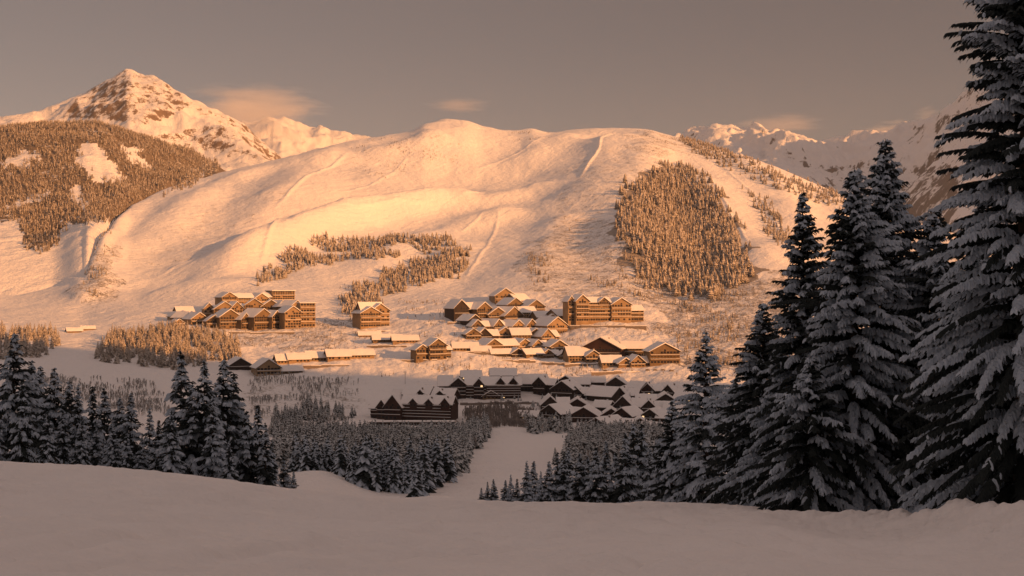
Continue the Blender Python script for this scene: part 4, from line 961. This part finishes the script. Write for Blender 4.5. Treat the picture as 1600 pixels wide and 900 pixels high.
def person(px, py, label, jacket, pose=0., h=1.75):
    x, y, z = hit(px, py)
    J = {'pel': (0, 0, .95), 'chest': (0, .03, 1.35), 'neck': (0, .04, 1.5), 'head': (0, .04, 1.62), 'top': (0, .04, 1.76), 'ls': (-.19, .03, 1.42), 'le': (-.30, -.05, 1.15), 'lh': (-.28, -.25, 1.0), 'rs': (.19, .03, 1.42), 're': (.30, -.05, 1.15), 'rh': (.28, -.25, 1.0),
         'lk': (-.13, -.10, .52), 'la': (-.13, .02, .1), 'lt': (-.13, -.2, .06), 'rk': (.13, -.10, .52), 'ra': (.13, .02, .1), 'rt': (.13, -.2, .06)}
    E = [('pel', 'chest'), ('chest', 'neck'), ('neck', 'head'), ('head', 'top'), ('chest', 'ls'), ('ls', 'le'), ('le', 'lh'), ('chest', 'rs'), ('rs', 're'), ('re', 'rh'), ('pel', 'lk'), ('lk', 'la'), ('la', 'lt'), ('pel', 'rk'), ('rk', 'ra'), ('ra', 'rt')]
    rad = dict(pel=.17, chest=.19, neck=.08, head=.12, top=.09, ls=.09, le=.065, lh=.05, rs=.09, re=.065, rh=.05, lk=.09, la=.07, lt=.06, rk=.09, ra=.07, rt=.06)
    ks = list(J); me = bpy.data.meshes.new('body'); me.from_pydata([J[k] for k in ks], [(ks.index(a), ks.index(b)) for a, b in E], [])
    e = link('person', None, loc=(x, y, z)); e.rotation_euler = (0, 0, pose); tag(e, label, 'person')
    o = link('body', me, e); sk = o.modifiers.new('skin', 'SKIN'); me.skin_vertices.new() if not me.skin_vertices else None
    for i, k in enumerate(ks): me.skin_vertices[0].data[i].radius = (rad[k], rad[k])
    me.skin_vertices[0].data[0].use_root = True
    o.modifiers.new('sub', 'SUBSURF').levels = 1; me.materials.append(jacket)
    for sx in (-.13, .13):
        b = MB(); b.box(sx - .05, sx + .05, -.95, .75, .0, .03, 0); b.build('ski', [M['dark']], e)
    for sx in (-.29, .29):
        b = MB(); b.box(sx - .015, sx + .015, -.29, -.26, .0, 1.12, 0); b.build('ski_pole', [M['metal']], e)
person(879, 684, 'lone skier in dark clothes at the top of the piste', M['dark'], 2.4)
person(708, 650, 'person in an orange jacket beside the dark lodge', M['orange'], .4)
person(536, 652, 'skier in red near the lift mast beside the dark lodge', M['red'], 1.2)
person(789, 573, 'skier in red on the sunlit piste below the central hamlet', M['red'], -1.)
person(977, 577, 'skier in red in front of the bright-roofed cabins', M['red'], -.6)
person(876, 588, 'skier in dark clothes on the sunlit piste above the shaded village', M['dark'], .9)
def car_meshes():
    def wheel(x, y):
        b = MB(); n = 10
        for sx, m in ((.0, 0),):
            ring = [[(x + dx, y + .33 * math.cos(6.283 * k / n), .33 + .33 * math.sin(6.283 * k / n)) for k in range(n)] for dx in (-.11, .11)]; o = len(b.v); b.v += ring[0] + ring[1]
            for k in range(n): b.f.append((o + k, o + (k + 1) % n, o + n + (k + 1) % n, o + n + k)); b.m.append(0)
            b.f.append(tuple(o + k for k in range(n))); b.m.append(0); b.f.append(tuple(o + n + k for k in range(n))); b.m.append(0)
        return b
    body = MB(); prof = [(-2.1, .35), (-2.1, .85), (-1.2, .98), (-.7, 1.45), (.9, 1.5), (1.7, 1.0), (2.1, .9), (2.1, .35)]
    n = len(prof)
    for sx in (-.85, .85): body.v += [(sx * (.86 if z > 1.2 else 1), y, z) for y, z in prof]
    for k in range(n): body.f.append((k, (k + 1) % n, n + (k + 1) % n, n + k)); body.m.append(0)
    body.f.append(tuple(range(n))); body.m.append(0); body.f.append(tuple(range(n, 2 * n))); body.m.append(0)
    gl = MB()
    for sx in (-.80, .80): gl.quad((sx * 1.03, -.95, 1.02), (sx * 1.03, 1.4, 1.06), (sx * .98, .85, 1.4), (sx * .98, -.62, 1.38))
    sn = MB(); sn.box(-.72, .72, -.75, .95, 1.5, 1.72, 0); sn.box(-.75, .75, -2.05, -1.2, .98, 1.12, 0)
    return body, gl, sn, wheel
def cars():
    body, gl, sn, wheel = car_meshes(); first = None
    spots = [(946, 580), (1012, 579), (1024, 579), (1036, 579), (1049, 580)]
    for i, (px, py) in enumerate(spots):
        x, y, z = hit(px, py); lab = f'snow-topped parked car, {ORD[i]} from the left below the sunlit cabins'
        if first is None:
            e = first = link('parked_car', None)
            body.build('body', [M['stone']], e); gl.build('side_window', [M['pane']], e); sn.build('snow_cap', [M['roof']], e)
            for wx, wy in ((-.78, -1.3), (.78, -1.3), (-.78, 1.3), (.78, 1.3)): wheel(wx, wy).build('wheel', [M['dark']], e)
        else: e = copy_tree(first, x, y, z, 1, 0, 1)
        e.location = (x, y, z); e.rotation_euler = (0, 0, R(75 + 8 * i)); tag(e, lab, 'car', 'cars parked below the sunlit cabins')
cars()


# ------------------------------------------------------------------ CAMERA, LIGHT, SKY
cam = bpy.data.cameras.new('camera'); co = bpy.data.objects.new('camera', cam); COL.objects.link(co)
cam.sensor_width = 36; cam.lens = 36 * F / 1600; cam.clip_start = .5; cam.clip_end = 60000
co.location = (0, 0, 0); co.rotation_euler = (R(90), 0, 0); SC.camera = co
sun = bpy.data.lights.new('sun', 'SUN'); so = bpy.data.objects.new('sun', sun); COL.objects.link(so)
sun.energy = 5.0; sun.angle = R(.5); sun.color = (1, .415, .128)
so.rotation_euler = (-S).to_track_quat('-Z', 'Y').to_euler()
w = bpy.data.worlds.new('World'); SC.world = w; w.use_nodes = True; nt = w.node_tree
bg = nt.nodes['Background']
sky = nt.nodes.new('ShaderNodeTexSky'); sky.sky_type = 'NISHITA'; sky.sun_disc = False
sky.sun_elevation = SUN_EL; sky.sun_rotation = SUN_AZ; sky.altitude = 1800; sky.dust_density = 2.0; sky.air_density = 1.0
mx = nt.nodes.new('ShaderNodeMix'); mx.data_type = 'RGBA'; mx.blend_type = 'MULTIPLY'; mx.inputs[0].default_value = 1
hs = nt.nodes.new('ShaderNodeHueSaturation'); hs.inputs['Saturation'].default_value = .40
nt.links.new(sky.outputs[0], hs.inputs['Color']); nt.links.new(hs.outputs[0], mx.inputs[6])
mx.inputs[7].default_value = (.86, .66, .56, 1)
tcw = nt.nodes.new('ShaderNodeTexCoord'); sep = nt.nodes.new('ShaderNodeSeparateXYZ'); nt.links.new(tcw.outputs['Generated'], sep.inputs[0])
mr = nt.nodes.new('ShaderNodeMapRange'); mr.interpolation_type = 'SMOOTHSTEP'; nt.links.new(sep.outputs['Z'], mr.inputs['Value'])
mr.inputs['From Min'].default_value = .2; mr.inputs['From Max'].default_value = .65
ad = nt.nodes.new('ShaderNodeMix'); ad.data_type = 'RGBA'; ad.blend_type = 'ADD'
nt.links.new(mr.outputs[0], ad.inputs[0]); nt.links.new(mx.outputs[2], ad.inputs[6]); ad.inputs[7].default_value = (4.2, 2.98, 2.55, 1)  # added warm fill: sky overhead, out of view, brightened to lift the shade
mh = nt.nodes.new('ShaderNodeMapRange'); mh.interpolation_type = 'SMOOTHSTEP'; nt.links.new(sep.outputs['Z'], mh.inputs['Value'])
mh.inputs['From Min'].default_value = .20; mh.inputs['From Max'].default_value = .03
ah = nt.nodes.new('ShaderNodeMix'); ah.data_type = 'RGBA'; ah.blend_type = 'ADD'
nt.links.new(mh.outputs[0], ah.inputs[0]); nt.links.new(ad.outputs[2], ah.inputs[6]); ah.inputs[7].default_value = (.95, .50, .24, 1)
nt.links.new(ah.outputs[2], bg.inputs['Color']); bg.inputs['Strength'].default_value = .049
vs = SC.view_settings; vs.view_transform = 'Standard'; vs.look = 'None'; vs.gamma = 1; vs.exposure = .36; vs.use_curve_mapping = False
SC.cycles.max_bounces = 5; SC.cycles.diffuse_bounces = 3; SC.cycles.use_denoising = True; SC.cycles.sample_clamp_indirect = 3.0
# ------------------------------------------------------------------ CLOUDS and HAZE
def cloud(px, py, d, w, h, depth, dens, label, seed):
    me = bpy.data.meshes.new('cloud'); import bmesh
    bm = bmesh.new(); bmesh.ops.create_icosphere(bm, subdivisions=3, radius=1.0)
    for v in bm.verts: v.co *= 1
    bm.to_mesh(me); bm.free(); me.update()
    o = link('cloud', me, loc=((px - 800) / F * d, d, (450 - py) / F * d)); o.scale = (w / F * d / 2, depth, h / F * d / 2)
    m = bpy.data.materials.new('cloud_vapour'); m.use_nodes = True; t = m.node_tree; t.nodes.clear()
    out = t.nodes.new('ShaderNodeOutputMaterial'); vol = t.nodes.new('ShaderNodeVolumePrincipled'); t.links.new(vol.outputs[0], out.inputs['Volume'])
    tc = t.nodes.new('ShaderNodeTexCoord'); ln = t.nodes.new('ShaderNodeVectorMath'); ln.operation = 'LENGTH'; t.links.new(tc.outputs['Object'], ln.inputs[0])
    ns = t.nodes.new('ShaderNodeTexNoise'); ns.inputs['Scale'].default_value = 1.7; ns.inputs['Detail'].default_value = 5; ns.inputs['Roughness'].default_value = .6
    mp = t.nodes.new('ShaderNodeMapping'); mp.inputs['Location'].default_value = (seed * 3.1, seed, 0); mp.inputs['Scale'].default_value = (.9, 1, 2.3); t.links.new(tc.outputs['Object'], mp.inputs['Vector']); t.links.new(mp.outputs[0], ns.inputs['Vector'])
    a = t.nodes.new('ShaderNodeMath'); a.operation = 'MULTIPLY_ADD'; t.links.new(ln.outputs['Value'], a.inputs[0]); a.inputs[1].default_value = -.62; t.links.new(ns.outputs['Fac'], a.inputs[2])
    r = t.nodes.new('ShaderNodeMapRange'); t.links.new(a.outputs[0], r.inputs['Value']); r.inputs['From Min'].default_value = .02; r.inputs['From Max'].default_value = .42; r.inputs['To Max'].default_value = dens
    t.links.new(r.outputs[0], vol.inputs['Density']); vol.inputs['Color'].default_value = (1, .97, .94, 1); vol.inputs['Anisotropy'].default_value = .0
    me.materials.append(m); tag(o, label, 'cloud', None, 'stuff')
cloud(395, 172, 6900, 270, 100, 420, 0.0031, 'thin orange cloud trailing from the rocky peak over the snowy saddle', 1)
cloud(370, 180, 6500, 160, 60, 300, 0.0022, 'faint glowing wisp clinging to the flank of the rocky peak', 2)
cloud(718, 165, 7200, 120, 22, 260, 0.0020, 'small flat pink cloud above the rounded ski mountain', 3)
cloud(1215, 196, 9000, 170, 36, 500, 0.0014, 'long faint cloud resting on the tips of the far range', 4)
cloud(1395, 208, 8400, 120, 44, 400, 0.0020, 'grey cloud bank lying against the far range behind the spruces', 5)
cloud(1447, 180, 7300, 44, 40, 150, .0016, 'small pink puff on the shoulder of the far range', 6)
HAZE = 1.5e-5
if HAZE:
    b = MB(); b.box(-9500, 10500, -6600, 15500, -420, 1500); m = bpy.data.materials.new('hazy_air'); m.use_nodes = True; t = m.node_tree; t.nodes.clear()
    out = t.nodes.new('ShaderNodeOutputMaterial'); vol = t.nodes.new('ShaderNodeVolumePrincipled'); t.links.new(vol.outputs[0], out.inputs['Volume'])
    vol.inputs['Density'].default_value = HAZE; vol.inputs['Color'].default_value = (1, .93, .86, 1); vol.inputs['Anisotropy'].default_value = .2
    o = b.build('haze', [m]); tag(o, 'thin dusky haze filling the valley air', 'haze', None, 'stuff')
SC.cycles.volume_max_steps = 96; SC.cycles.volume_bounces = 1
